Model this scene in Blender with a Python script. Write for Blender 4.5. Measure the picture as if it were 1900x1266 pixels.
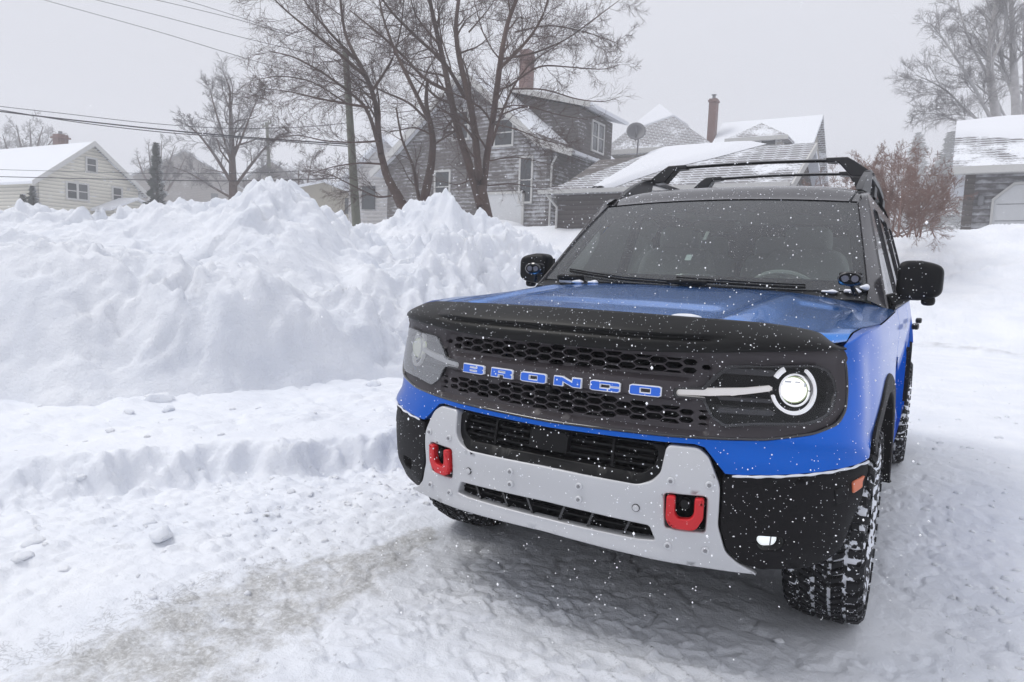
import bpy, bmesh, math, random
import numpy as np
from mathutils import Vector, Matrix
from mathutils.geometry import delaunay_2d_cdt
random.seed(7); rng=np.random.default_rng(7)
sc=bpy.context.scene; COL=sc.collection
for o in list(bpy.data.objects): bpy.data.objects.remove(o)
# ---------------------------------------------------------------- camera
CAM=np.array([1.0425,-2.8470,1.2327]); YAW,PIT,ROL,FPX=-.549,-.0990,.0364,1278.9
def _rot(y,p,r):
    cy,sy=math.cos(y),math.sin(y);cp,sp=math.cos(p),math.sin(p)
    f=np.array([sy*cp,cy*cp,sp]);ri=np.array([cy,-sy,0.]);u=np.cross(ri,f)
    c,s=math.cos(r),math.sin(r);return c*ri+s*u,-s*ri+c*u,f
CR,CU,CF=_rot(YAW,PIT,ROL)
cd=bpy.data.cameras.new('camera'); cam=bpy.data.objects.new('camera',cd); COL.objects.link(cam)
cam.matrix_world=Matrix([[CR[0],CU[0],-CF[0],CAM[0]],[CR[1],CU[1],-CF[1],CAM[1]],[CR[2],CU[2],-CF[2],CAM[2]],[0,0,0,1]])
cd.sensor_width=36; cd.lens=36*FPX/1900; cd.clip_start=.05; cd.clip_end=1500
sc.camera=cam
def at(px,py,depth):            # a real place in the world, so far in front of where the photographer stood
    return CAM+depth*(CF+CR*(px-950)/FPX+CU*(633-py)/FPX)
# ---------------------------------------------------------------- light
w=bpy.data.worlds.new('World'); sc.world=w; w.use_nodes=True
nt=w.node_tree; nt.nodes.clear()
sky=nt.nodes.new('ShaderNodeTexSky'); sky.sky_type='NISHITA'; sky.sun_disc=False
SE,SR=math.radians(56),math.radians(243)
sky.sun_elevation=SE; sky.sun_rotation=SR; sky.dust_density=6; sky.air_density=1.2
hs=nt.nodes.new('ShaderNodeHueSaturation'); hs.inputs['Saturation'].default_value=.2
tc=nt.nodes.new('ShaderNodeTexCoord'); sp=nt.nodes.new('ShaderNodeSeparateXYZ')
rp=nt.nodes.new('ShaderNodeValToRGB')       # overcast dome: brighter overhead
e=rp.color_ramp.elements; e[0].position=0; e[0].color=(5.6,5.65,6.2,1); e[1].position=.9; e[1].color=(10.0,10.2,11.0,1)
k=e.new(.12); k.color=(5.5,5.6,6.15,1)
mx=nt.nodes.new('ShaderNodeMix'); mx.data_type='RGBA'; mx.inputs[0].default_value=.95
bg=nt.nodes.new('ShaderNodeBackground'); bg.inputs[1].default_value=.1
out=nt.nodes.new('ShaderNodeOutputWorld')
L=nt.links.new
L(sky.outputs[0],hs.inputs['Color']); L(tc.outputs['Generated'],sp.inputs[0]); L(sp.outputs[2],rp.inputs[0])
L(hs.outputs[0],mx.inputs[6]); L(rp.outputs[0],mx.inputs[7]); L(mx.outputs[2],bg.inputs[0]); L(bg.outputs[0],out.inputs[0])
sd=bpy.data.lights.new('sun','SUN'); sd.energy=1.35; sd.angle=math.radians(22); sd.color=(1,.975,.94)
so=bpy.data.objects.new('sun',sd); COL.objects.link(so)
sv=Vector((math.sin(SR)*math.cos(SE),math.cos(SR)*math.cos(SE),math.sin(SE)))
so.rotation_euler=sv.to_track_quat('Z','Y').to_euler()
vs=sc.view_settings; vs.view_transform='Standard'; vs.look='None'; vs.exposure=.11; vs.gamma=1
try: sc.cycles.use_denoising=True; sc.cycles.max_bounces=8; sc.cycles.transparent_max_bounces=16; sc.cycles.volume_bounces=1
except Exception: pass
# ---------------------------------------------------------------- noise
_p=rng.permutation(256); _p=np.concatenate([_p,_p,_p])
_g=rng.normal(size=(256,3)); _g/=np.linalg.norm(_g,axis=1)[:,None]
def pn(x,y,z=0.0):
    x,y,z=np.broadcast_arrays(np.asarray(x,float),np.asarray(y,float),np.asarray(z,float))
    X=np.floor(x).astype(int);Y=np.floor(y).astype(int);Z=np.floor(z).astype(int);x=x-X;y=y-Y;z=z-Z;X&=255;Y&=255;Z&=255
    f=lambda t:t*t*t*(t*(t*6-15)+10); u,v,ww=f(x),f(y),f(z); r=0
    for i in(0,1):
        for j in(0,1):
            for k in(0,1):
                g=_g[_p[_p[_p[X+i]+Y+j]+Z+k]]
                r=r+(u if i else 1-u)*(v if j else 1-v)*(ww if k else 1-ww)*(g[...,0]*(x-i)+g[...,1]*(y-j)+g[...,2]*(z-k))
    return r*1.5
def fbm(x,y,z=0.,o=4,h=.5):
    s=0;a=1
    for i in range(o): s=s+a*pn(x+i*17.3,y-i*9.1,z); x,y,z=x*2,y*2,z*2; a*=h
    return s
def billow(x,y,z=0.,o=4,h=.5):
    s=0;a=1
    for i in range(o): s=s+a*(np.abs(pn(x+i*7.3,y+i*3.7,z))*2-.5); x,y,z=x*2.1,y*2.1,z*2.1; a*=h
    return s
def cells(x,y,seed=0):          # rounded lumps, 0..1
    X=np.floor(x).astype(int);Y=np.floor(y).astype(int);d=np.full(np.shape(x),9.);h=np.zeros(np.shape(x))
    for i in(-1,0,1):
        for j in(-1,0,1):
            a=_p[(_p[(X+i+seed)&255]+Y+j)&255]; cx=X+i+.15+.7*a/255; cy=Y+j+.15+.7*_p[a+7]/255; q=_p[a+31]/255
            dd=np.hypot(x-cx,y-cy)/(.35+.4*q); m=dd<d; d=np.where(m,dd,d); h=np.where(m,q,h)
    return np.sqrt(np.clip(1-d*d,0,1))*(.3+.7*h)
def ss(x,a,b):
    t=np.clip((x-a)/(b-a),0,1);return t*t*(3-2*t)
# ---------------------------------------------------------------- materials
def newmat(n):
    m=bpy.data.materials.new(n); m.use_nodes=True; return m,m.node_tree,m.node_tree.nodes['Principled BSDF']
def nd(t,ty,**kw):
    x=t.nodes.new(ty)
    for a,b in kw.items():
        if a in x.inputs: x.inputs[a].default_value=b
        else: setattr(x,a,b)
    return x
def ramp(t,src,stops):
    r=t.nodes.new('ShaderNodeValToRGB'); el=r.color_ramp.elements
    el[0].position=stops[0][0]; el[0].color=stops[0][1]; el[1].position=stops[-1][0]; el[1].color=stops[-1][1]
    for p,c in stops[1:-1]: q=el.new(p); q.color=c
    t.links.new(src,r.inputs[0]); return r.outputs[0]
G1=lambda v:(v,v,v,1)
def mixc(t,f,a,b):
    m=t.nodes.new('ShaderNodeMix'); m.data_type='RGBA'
    for s,i in((f,0),(a,6),(b,7)):
        if isinstance(s,(tuple,float,int)): m.inputs[i].default_value=s
        else: t.links.new(s,m.inputs[i])
    return m.outputs[2]
def math_(t,op,a,b=0.):
    m=t.nodes.new('ShaderNodeMath'); m.operation=op
    for s,i in((a,0),(b,1)):
        if isinstance(s,(float,int)): m.inputs[i].default_value=s
        else: t.links.new(s,m.inputs[i])
    return m.outputs[0]
SNOWC=(.74,.76,.80,1)
def specks(t,scale=150,amount=.12,size=.25,world=True):
    co=t.nodes.new('ShaderNodeNewGeometry').outputs['Position']
    v=nd(t,'ShaderNodeTexVoronoi',Scale=scale); t.links.new(co,v.inputs['Vector'])
    n=nd(t,'ShaderNodeTexNoise',Scale=7.); t.links.new(co,n.inputs['Vector'])
    sx=t.nodes.new('ShaderNodeSeparateColor'); t.links.new(v.outputs['Color'],sx.inputs[0])
    am=math_(t,'MULTIPLY',n.outputs[0],amount*2)
    pick=math_(t,'LESS_THAN',sx.outputs[0],am)
    sz=math_(t,'MULTIPLY',sx.outputs[1],size*2)
    near=math_(t,'LESS_THAN',v.outputs['Distance'],sz)
    return math_(t,'MULTIPLY',pick,near)
def mat(n,c,rough=.5,metal=0.,coat=0.,spec=.5,speck=0.,bump=0.,bs=200.,emis=None,es=0.,vary=0.,snowtop=0.,sscale=150,ssize=.25):
    m,t,b=newmat(n)
    b.inputs['Base Color'].default_value=(*c,1); b.inputs['Roughness'].default_value=rough; b.inputs['Metallic'].default_value=metal
    b.inputs['Coat Weight'].default_value=coat; b.inputs['Coat Roughness'].default_value=.04; b.inputs['Specular IOR Level'].default_value=spec
    col=None
    pos=t.nodes.new('ShaderNodeNewGeometry')
    if vary:
        n1=nd(t,'ShaderNodeTexNoise',Scale=5.,Detail=6.); t.links.new(pos.outputs['Position'],n1.inputs['Vector'])
        col=mixc(t,n1.outputs[0],(*[x*(1-vary) for x in c],1),(*[min(1,x*(1+vary)) for x in c],1))
        r1=nd(t,'ShaderNodeTexNoise',Scale=23.,Detail=4.); t.links.new(pos.outputs['Position'],r1.inputs['Vector'])
        mr=nd(t,'ShaderNodeMapRange'); mr.inputs[3].default_value=rough*.75; mr.inputs[4].default_value=min(1,rough*1.3)
        t.links.new(r1.outputs[0],mr.inputs[0]); t.links.new(mr.outputs[0],b.inputs['Roughness'])
    f=None
    if speck: f=specks(t,sscale,speck,ssize)
    if snowtop:                     # settled snow, lies on faces that look up
        sz=t.nodes.new('ShaderNodeSeparateXYZ'); t.links.new(pos.outputs['Normal'],sz.inputs[0])
        n2=nd(t,'ShaderNodeTexNoise',Scale=14.,Detail=8.); t.links.new(pos.outputs['Position'],n2.inputs['Vector'])
        q=math_(t,'ADD',sz.outputs[2],n2.outputs[0]); g=ramp(t,q,[(0,G1(0)),(1,G1(1))]).node
        g.color_ramp.elements[0].position=min(.99,1.6-snowtop); g.color_ramp.elements[1].position=min(1,1.68-snowtop)
        g=math_(t,'GREATER_THAN',q,1.75-snowtop)
        f=g if f is None else math_(t,'MAXIMUM',f,g)
    if f is not None:
        col=mixc(t,f,col if col is not None else (*c,1),SNOWC)
        mr=mixc(t,f,G1(coat),G1(0.)); t.links.new(mr,b.inputs['Coat Weight'])
        if metal: t.links.new(mixc(t,f,G1(metal),G1(0.)),b.inputs['Metallic'])
    if col is not None: t.links.new(col,b.inputs['Base Color'])
    if bump:
        bn=nd(t,'ShaderNodeTexNoise',Scale=bs,Detail=3.); t.links.new(pos.outputs['Position'],bn.inputs['Vector'])
        bp=nd(t,'ShaderNodeBump',Strength=bump,Distance=.002); t.links.new(bn.outputs[0],bp.inputs['Height']); t.links.new(bp.outputs[0],b.inputs['Normal'])
    if emis: b.inputs['Emission Color'].default_value=(*emis,1); b.inputs['Emission Strength'].default_value=es
    return m
def glassmat(n,tint,refl_rough=.02,ior=1.5,dust=0.,base=0.):
    m,t,b=newmat(n); t.nodes.remove(b); o=[x for x in t.nodes if x.type=='OUTPUT_MATERIAL'][0]
    tr=nd(t,'ShaderNodeBsdfTransparent'); tr.inputs[0].default_value=(*tint,1)
    gl=nd(t,'ShaderNodeBsdfGlossy',Roughness=refl_rough); fr=nd(t,'ShaderNodeFresnel',IOR=ior)
    ms=t.nodes.new('ShaderNodeMixShader'); t.links.new(fr.outputs[0],ms.inputs[0]); t.links.new(tr.outputs[0],ms.inputs[1]); t.links.new(gl.outputs[0],ms.inputs[2])
    df=nd(t,'ShaderNodeBsdfDiffuse'); df.inputs[0].default_value=SNOWC
    m2=t.nodes.new('ShaderNodeMixShader'); f=specks(t,190,dust if dust else .0,.17)
    g=t.nodes.new('ShaderNodeNewGeometry'); n2=nd(t,'ShaderNodeTexNoise',Scale=30.,Detail=6.); t.links.new(g.outputs['Position'],n2.inputs['Vector'])
    n2.inputs['Scale'].default_value=3.; f=math_(t,'MAXIMUM',f,math_(t,'MULTIPLY',math_(t,'ADD',math_(t,'MULTIPLY',n2.outputs[0],.0),1.),base))
    t.links.new(f,m2.inputs[0]); t.links.new(ms.outputs[0],m2.inputs[1]); t.links.new(df.outputs[0],m2.inputs[2]); t.links.new(m2.outputs[0],o.inputs[0])
    return m
def snowmat(n,ice=False):
    m,t,b=newmat(n); g=t.nodes.new('ShaderNodeNewGeometry'); P=g.outputs['Position']
    b.inputs['Roughness'].default_value=.62; b.inputs['Specular IOR Level'].default_value=.28
    n1=nd(t,'ShaderNodeTexNoise',Scale=1.6,Detail=7.,Roughness=.6); t.links.new(P,n1.inputs['Vector'])
    col=ramp(t,n1.outputs[0],[(.3,(.735,.765,.825,1)),(.65,(.83,.85,.89,1))])
    n2=nd(t,'ShaderNodeTexNoise',Scale=28.,Detail=9.,Roughness=.68); t.links.new(P,n2.inputs['Vector'])
    n3=nd(t,'ShaderNodeTexNoise',Scale=240.,Detail=3.); t.links.new(P,n3.inputs['Vector'])
    h=math_(t,'ADD',math_(t,'MULTIPLY',n2.outputs[0],1.),math_(t,'MULTIPLY',n3.outputs[0],.14))
    bp=nd(t,'ShaderNodeBump',Strength=.75,Distance=.03)
    if ice:
        at_=t.nodes.new('ShaderNodeAttribute'); at_.attribute_name='wear'; s=t.nodes.new('ShaderNodeSeparateColor'); t.links.new(at_.outputs['Color'],s.inputs[0])
        w1=nd(t,'ShaderNodeTexNoise',Scale=9.,Detail=10.,Roughness=.72); t.links.new(P,w1.inputs['Vector'])
        iw=math_(t,'ADD',s.outputs[0],math_(t,'MULTIPLY',math_(t,'SUBTRACT',w1.outputs[0],.5),1.5))
        icef=ramp(t,iw,[(.40,G1(0)),(.72,G1(1))])
        w2=nd(t,'ShaderNodeTexNoise',Scale=60.,Detail=8.,Roughness=.8); t.links.new(P,w2.inputs['Vector'])
        icec=ramp(t,w2.outputs[0],[(.36,(.27,.262,.245,1)),(.52,(.46,.455,.44,1)),(.62,(.72,.73,.74,1))])
        col=mixc(t,math_(t,'MULTIPLY',icef,.82),col,icec)
        # dark crackle where the asphalt shows
        vo=nd(t,'ShaderNodeTexVoronoi',Scale=38.,feature='DISTANCE_TO_EDGE'); wp=nd(t,'ShaderNodeTexNoise',Scale=7.,Detail=6.); t.links.new(P,wp.inputs['Vector'])
        va=t.nodes.new('ShaderNodeVectorMath'); va.operation='MULTIPLY_ADD'; va.inputs[1].default_value=(.25,.25,.25); t.links.new(wp.outputs['Color'],va.inputs[0]); t.links.new(P,va.inputs[2]); t.links.new(va.outputs[0],vo.inputs['Vector'])
        cr=ramp(t,vo.outputs['Distance'],[(0.,G1(1)),(.1,G1(0))])
        cw=math_(t,'MULTIPLY',cr,math_(t,'GREATER_THAN',math_(t,'ADD',s.outputs[1],math_(t,'MULTIPLY',math_(t,'SUBTRACT',w1.outputs[0],.5),1.6)),.55))
        col=mixc(t,math_(t,'MULTIPLY',cw,.45),col,(.20,.20,.205,1))
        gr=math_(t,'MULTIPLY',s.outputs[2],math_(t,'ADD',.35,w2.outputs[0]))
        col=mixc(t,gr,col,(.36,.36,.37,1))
        rr=mixc(t,icef,G1(.62),G1(.28)); t.links.new(rr,b.inputs['Roughness'])
        bp.inputs['Distance'].default_value=.016
    t.links.new(h,bp.inputs['Height']); t.links.new(bp.outputs[0],b.inputs['Normal']); t.links.new(col,b.inputs['Base Color'])
    return m
M={}
M['snow']=snowmat('snow'); M['ground']=snowmat('ground_snow',True)
M['roofsnow']=mat('roof_snow',(.72,.735,.775),.7,bump=.4,bs=12)
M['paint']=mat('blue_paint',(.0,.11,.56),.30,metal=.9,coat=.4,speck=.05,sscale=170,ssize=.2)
M['hoodskylit']=mat('blue_paint_skylit',(.005,.21,.70),.24,metal=.92,coat=.45,speck=.03,sscale=170,ssize=.2)  # same body blue, lightened: the hood's sky reflection is put into the colour
M['letter']=mat('letter_blue',(.0,.11,.62),.35,coat=.6,speck=.04)
M['silver']=mat('silver_skid',(.52,.525,.54),.42,metal=.3,speck=.05,bump=.05,vary=.04)
M['lettertrim']=mat('letter_trim',(.85,.87,.9),.3)
M['clad']=mat('textured_black_plastic',(.007,.0065,.0075),.55,speck=.10,bump=.35,bs=700,sscale=210,ssize=.17,spec=.12)
M['grille']=mat('grille_plastic',(.040,.034,.038),.42,speck=.07,sscale=220,ssize=.18,spec=.35,vary=.1)
M['black']=mat('black_plastic',(.002,.002,.0025),.42,speck=.05,spec=.2)
M['void']=mat('dark_void',(.003,.003,.004),.9,spec=0.)
M['gloss']=mat('gloss_black',(.012,.012,.014),.12,coat=.7,speck=.06)
M['roof']=mat('roof_black',(.028,.026,.030),.22,coat=.5,speck=.05)
M['deflector']=mat('deflector_smoke',(.003,.003,.003),.4,speck=.12,bump=.08,bs=400,sscale=210,ssize=.17,spec=.22)
M['rubber']=mat('tyre_rubber',(.010,.010,.012),.62,speck=.10)
M['rack']=mat('rack_black',(.007,.007,.009),.35,speck=.04)
M['red']=mat('hook_red',(.55,.006,.012),.4,speck=.05)
M['orange']=mat('marker_orange',(.62,.16,.07),.3,speck=.15)
M['frit']=mat('black_frit',(.002,.002,.003),.6,spec=.1)
M['washer']=mat('washer_pale',(.58,.59,.61),.4)
M['bolt']=mat('bolt_steel',(.25,.25,.26),.4,metal=.5)
M['lampcase']=mat('lamp_case',(.035,.035,.042),.3,coat=.3,speck=.04)
M['chrome']=mat('reflector',(.75,.77,.8),.15,metal=1.)
M['proj']=mat('projector_lens',(.5,.52,.5),.05,emis=(1,1,.95),es=1.2)
M['projdim']=mat('projector_lens_dim',(.5,.52,.5),.05,emis=(.95,1,.85),es=.22)
M['drl']=mat('daytime_light',(.75,.76,.8),.3,emis=(.95,.96,1),es=.65)
M['drldim']=mat('daytime_light_dim',(.55,.56,.6),.3,emis=(.95,.96,1),es=.10)
M['drlbar']=mat('daytime_bar',(.7,.7,.72),.3,emis=(1,.97,.95),es=.5)
M['fog']=mat('fog_lamp_lens',(.6,.62,.65),.15,emis=(.9,.97,1),es=.75)
M['lens']=glassmat('lamp_glass',(.82,.82,.84),.03,1.45,.05,.0); M['lensmilky']=glassmat('milky_lamp_glass',(.9,.9,.9),.04,1.6,.05,.24)  # left lens: even pale diffuse colour mixed into the clear glass
M['wind']=glassmat('windshield_glass',(.84,.93,.89),.02,1.5,.035,.07)
M['side']=glassmat('side_glass',(.80,.84,.82),.02,1.52,.06,.04); M['rearglass']=glassmat('rear_glass',(.62,.68,.65),.02,1.52,.06,.0)
M['interior']=mat('interior_trim',(.26,.27,.265),.7)
M['seat']=mat('seat_fabric',(.30,.31,.30),.85)
M['bark']=mat('bark_brown',(.075,.046,.037),.9,bump=.8,bs=60,vary=.35)
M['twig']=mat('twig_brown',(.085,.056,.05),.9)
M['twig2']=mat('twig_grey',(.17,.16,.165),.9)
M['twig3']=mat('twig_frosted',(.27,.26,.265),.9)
M['bark2']=mat('bark_pale',(.40,.39,.39),.9,bump=.6,bs=40,vary=.4)
M['bushm']=mat('bush_red',(.21,.125,.10),.9,vary=.2)
M['pole']=mat('pole_wood',(.17,.175,.14),.9,bump=.5,bs=40,vary=.2)
M['wire']=mat('wire_black',(.03,.03,.035),.6)
M['chunk']=snowmat('chunk_snow'); _b=M['chunk'].node_tree.nodes['Principled BSDF']; _b.inputs['Subsurface Weight'].default_value=.7; _b.inputs['Subsurface Radius'].default_value=(1,1,1); _b.inputs['Subsurface Scale'].default_value=.03
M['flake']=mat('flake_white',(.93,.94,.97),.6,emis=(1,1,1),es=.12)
def wallmat(n,c,snow,pitch=.16,axis=2,trimc=None):
    m,t,b=newmat(n); tcn=t.nodes.new('ShaderNodeNewGeometry'); P=tcn.outputs['Position']; s=t.nodes.new('ShaderNodeSeparateXYZ'); t.links.new(P,s.inputs[0])
    fr=math_(t,'FRACT',math_(t,'DIVIDE',s.outputs[axis],pitch))
    n1=nd(t,'ShaderNodeTexNoise',Scale=.9,Detail=8.,Roughness=.65); t.links.new(P,n1.inputs['Vector'])
    mp=nd(t,'ShaderNodeMapping'); mp.inputs['Scale'].default_value=(1.5,1.5,4.); t.links.new(P,mp.inputs[0])
    n2=nd(t,'ShaderNodeTexNoise',Scale=1.6,Detail=7.,Roughness=.7); t.links.new(mp.outputs[0],n2.inputs['Vector'])
    q=math_(t,'ADD',math_(t,'ADD',math_(t,'MULTIPLY',n1.outputs[0],.9),math_(t,'MULTIPLY',n2.outputs[0],.6)),math_(t,'MULTIPLY',math_(t,'SUBTRACT',.5,fr),.22))
    f=ramp(t,q,[(.90-snow*.4,G1(0)),(1.0,G1(.8))])
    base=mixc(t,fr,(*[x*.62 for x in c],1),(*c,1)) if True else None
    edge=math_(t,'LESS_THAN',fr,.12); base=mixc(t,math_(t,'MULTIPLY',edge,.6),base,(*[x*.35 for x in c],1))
    t.links.new(mixc(t,f,base,SNOWC),b.inputs['Base Color']); b.inputs['Roughness'].default_value=.8
    bp=nd(t,'ShaderNodeBump',Strength=.6,Distance=.02); t.links.new(fr,bp.inputs['Height']); t.links.new(bp.outputs[0],b.inputs['Normal'])
    return m
def shingle(n,c,snow):
    m,t,b=newmat(n); g=t.nodes.new('ShaderNodeNewGeometry'); P=g.outputs['Position']; s=t.nodes.new('ShaderNodeSeparateXYZ'); t.links.new(P,s.inputs[0])
    cb=t.nodes.new('ShaderNodeCombineXYZ'); t.links.new(math_(t,'ADD',s.outputs[0],s.outputs[1]),cb.inputs[0]); t.links.new(math_(t,'MULTIPLY',s.outputs[2],1.),cb.inputs[1])
    br=nd(t,'ShaderNodeTexBrick',Scale=1.); br.inputs['Brick Width'].default_value=.42; br.inputs['Row Height'].default_value=.11; br.inputs['Mortar Size'].default_value=.018
    br.inputs['Color1'].default_value=(*c,1); br.inputs['Color2'].default_value=(*[x*1.6 for x in c],1); br.inputs['Mortar'].default_value=(.6,.62,.66,1)
    t.links.new(cb.outputs[0],br.inputs['Vector'])
    n1=nd(t,'ShaderNodeTexNoise',Scale=.55,Detail=9.,Roughness=.62); t.links.new(P,n1.inputs['Vector'])
    n2=nd(t,'ShaderNodeTexNoise',Scale=9.,Detail=5.,Roughness=.7); t.links.new(P,n2.inputs['Vector'])
    q=math_(t,'ADD',n1.outputs[0],math_(t,'MULTIPLY',n2.outputs[0],.35)); f=ramp(t,q,[(.80-snow,G1(0)),(.90-snow,G1(1))])
    t.links.new(mixc(t,f,br.outputs[0],SNOWC),b.inputs['Base Color']); b.inputs['Roughness'].default_value=.85
    return m
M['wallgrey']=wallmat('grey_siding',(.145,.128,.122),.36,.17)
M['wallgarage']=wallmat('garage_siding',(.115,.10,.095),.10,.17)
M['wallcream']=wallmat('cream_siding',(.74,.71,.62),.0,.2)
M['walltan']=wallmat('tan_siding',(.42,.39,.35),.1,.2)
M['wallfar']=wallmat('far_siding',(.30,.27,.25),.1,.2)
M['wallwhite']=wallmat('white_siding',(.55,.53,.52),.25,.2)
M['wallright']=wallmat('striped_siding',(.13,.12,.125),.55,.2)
M['sh_thin']=shingle('shingle_dusted',(.13,.125,.13),.22)
M['sh_light']=shingle('shingle_light',(.17,.165,.17),.30)
M['sh_dark']=shingle('shingle_grey',(.13,.12,.12),.12); M['sh_row']=shingle('shingle_rows',(.15,.145,.15),.10)
M['sh_white']=shingle('shingle_snowy',(.2,.2,.2),.42)
M['trim']=mat('white_trim',(.52,.515,.50),.6,bump=.2,bs=20,vary=.06)
M['brick']=mat('red_brick',(.20,.065,.05),.9,vary=.3)
_m,_t,_b=newmat('chimney_brick'); _g1=_t.nodes.new('ShaderNodeTexCoord'); _br=nd(_t,'ShaderNodeTexBrick',Scale=9.)
_br.inputs['Color1'].default_value=(.15,.055,.042,1); _br.inputs['Color2'].default_value=(.10,.04,.035,1); _br.inputs['Mortar'].default_value=(.3,.25,.23,1)
_mp=nd(_t,'ShaderNodeMapping'); _mp.inputs['Rotation'].default_value=(math.radians(90),0,0)
_t.links.new(_g1.outputs['Object'],_mp.inputs[0]); _t.links.new(_mp.outputs[0],_br.inputs['Vector']); _t.links.new(_br.outputs[0],_b.inputs['Base Color']); M['brick']=_m
M['pane']=mat('window_pane',(.05,.055,.06),.1,coat=.3)
M['door']=mat('door_white',(.60,.61,.62),.6,bump=.3,bs=8,vary=.08)
M['evergreen']=mat('evergreen',(.035,.045,.035),.9,snowtop=.55)
M['dish']=mat('dish_grey',(.18,.18,.19),.6)
# ---------------------------------------------------------------- object helpers
def tag(o,label=None,cat=None,group=None,kind=None):
    if label: o['label']=label
    if cat: o['category']=cat
    if group: o['group']=group
    if kind: o['kind']=kind
    return o
def empty(name,loc=(0,0,0),label=None,cat=None,group=None,rz=0):
    o=bpy.data.objects.new(name,None); o.location=loc; o.rotation_euler=(0,0,rz); o.empty_display_size=.2; COL.objects.link(o); return tag(o,label,cat,group)
def mesh(name,V,F,m,parent=None,smooth=True,ang=None):
    me=bpy.data.meshes.new(name); V=np.asarray(V,float).reshape(-1,3)
    if isinstance(F,np.ndarray):
        n=F.shape[1]; me.vertices.add(len(V)); me.vertices.foreach_set('co',V.ravel())
        me.loops.add(F.size); me.loops.foreach_set('vertex_index',F.ravel().astype(np.int32))
        me.polygons.add(len(F)); me.polygons.foreach_set('loop_start',np.arange(0,F.size,n,dtype=np.int32)); me.polygons.foreach_set('loop_total',np.full(len(F),n,dtype=np.int32))
        me.update(calc_edges=True)
    else: me.from_pydata([tuple(v) for v in V],[],[tuple(f) for f in F])
    me.materials.append(m); me.validate()
    if smooth:
        me.polygons.foreach_set('use_smooth',[True]*len(me.polygons))
        if ang:
            try: me.set_sharp_from_angle(angle=math.radians(ang))
            except Exception: pass
    o=bpy.data.objects.new(name,me); COL.objects.link(o)
    if parent: o.parent=parent
    return o
class MB:
    def __init__(s): s.V=[];s.F=[]
    def add(s,V,F):
        n=len(s.V); s.V+= [tuple(v) for v in V]; s.F+=[tuple(i+n for i in f) for f in F]; return s
    def box(s,a,b,R=None,c=None):
        V=[(x,y,z) for x in(a[0],b[0]) for y in(a[1],b[1]) for z in(a[2],b[2])]
        if R is not None: V=[tuple(R@Vector(v)+Vector(c)) for v in V]
        return s.add(V,[(0,1,3,2),(4,6,7,5),(0,4,5,1),(2,3,7,6),(0,2,6,4),(1,5,7,3)])
    def tube(s,P,r,n=8,cap=True):
        P=[np.array(p,float) for p in P]; r=[r]*len(P) if np.isscalar(r) else r; V=[];up=np.array([.13,.21,.97])
        for i,p in enumerate(P):
            d=P[min(i+1,len(P)-1)]-P[max(i-1,0)]; d/=np.linalg.norm(d)+1e-9; a=np.cross(d,up); 
            if np.linalg.norm(a)<.1: a=np.cross(d,[1,0,0])
            a/=np.linalg.norm(a); b=np.cross(a,d)
            for k in range(n): t=2*math.pi*(k+.5)/n; V.append(p+r[i]*(math.cos(t)*a+math.sin(t)*b))
        F=[(i*n+k,i*n+(k+1)%n,(i+1)*n+(k+1)%n,(i+1)*n+k) for i in range(len(P)-1) for k in range(n)]
        if cap: F+=[tuple(range(n))[::-1],tuple(range((len(P)-1)*n,len(P)*n))]
        return s.add(V,F)
    def prism(s,poly,fa,fb):     # poly 2D, fa/fb map to 3D
        n=len(poly); V=[fa(*p) for p in poly]+[fb(*p) for p in poly]
        return s.add(V,[tuple(range(n)),tuple(range(2*n-1,n-1,-1))]+[(i,i+n,(i+1)%n+n,(i+1)%n) for i in range(n)])
    def build(s,name,m,parent=None,smooth=False,ang=35,bev=0,seg=2):
        bm=bmesh.new(); vs_=[bm.verts.new(v) for v in s.V]
        for f in s.F:
            try: bm.faces.new([vs_[i] for i in f])
            except ValueError: pass
        bmesh.ops.recalc_face_normals(bm,faces=bm.faces); me=bpy.data.meshes.new(name); bm.to_mesh(me); bm.free(); me.materials.append(m)
        if smooth or bev:
            me.polygons.foreach_set('use_smooth',[True]*len(me.polygons))
            try: me.set_sharp_from_angle(angle=math.radians(ang))
            except Exception: pass
        o=bpy.data.objects.new(name,me); COL.objects.link(o)
        if parent: o.parent=parent
        if bev:
            md=o.modifiers.new('bevel','BEVEL'); md.width=bev; md.segments=seg; md.limit_method='ANGLE'; md.angle_limit=math.radians(40); md.harden_normals=False
        return o
def grid(name,fn,us,vs_,m,parent=None,ang=None,flip=False):
    Uu,Vv=np.meshgrid(us,vs_,indexing='ij'); P=np.stack(np.broadcast_arrays(*fn(Uu,Vv)),-1); a,b=Uu.shape
    I=np.arange(a*b).reshape(a,b); F=np.stack([I[:-1,:-1],I[1:,:-1],I[1:,1:],I[:-1,1:]],-1).reshape(-1,4)
    if flip: F=F[:,::-1]
    return mesh(name,P.reshape(-1,3),np.ascontiguousarray(F),m,parent,True,ang)
def sell(c,r,e=(.5,.5),n=24,tf=None):     # rounded-box superellipsoid
    V=[];F=[];sg=lambda x,p:math.copysign(abs(x)**p,x)
    for i in range(n+1):
        ph=-math.pi/2+math.pi*i/n
        for j in range(2*n):
            th=math.pi*j/n; v=[r[0]*sg(math.cos(ph),e[0])*sg(math.cos(th),e[1]),r[1]*sg(math.cos(ph),e[0])*sg(math.sin(th),e[1]),r[2]*sg(math.sin(ph),e[0])]
            if tf: v=tf(v)
            V.append([c[0]+v[0],c[1]+v[1],c[2]+v[2]])
    for i in range(n):
        for j in range(2*n): F.append((i*2*n+j,i*2*n+(j+1)%(2*n),(i+1)*2*n+(j+1)%(2*n),(i+1)*2*n+j))
    return V,F
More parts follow.
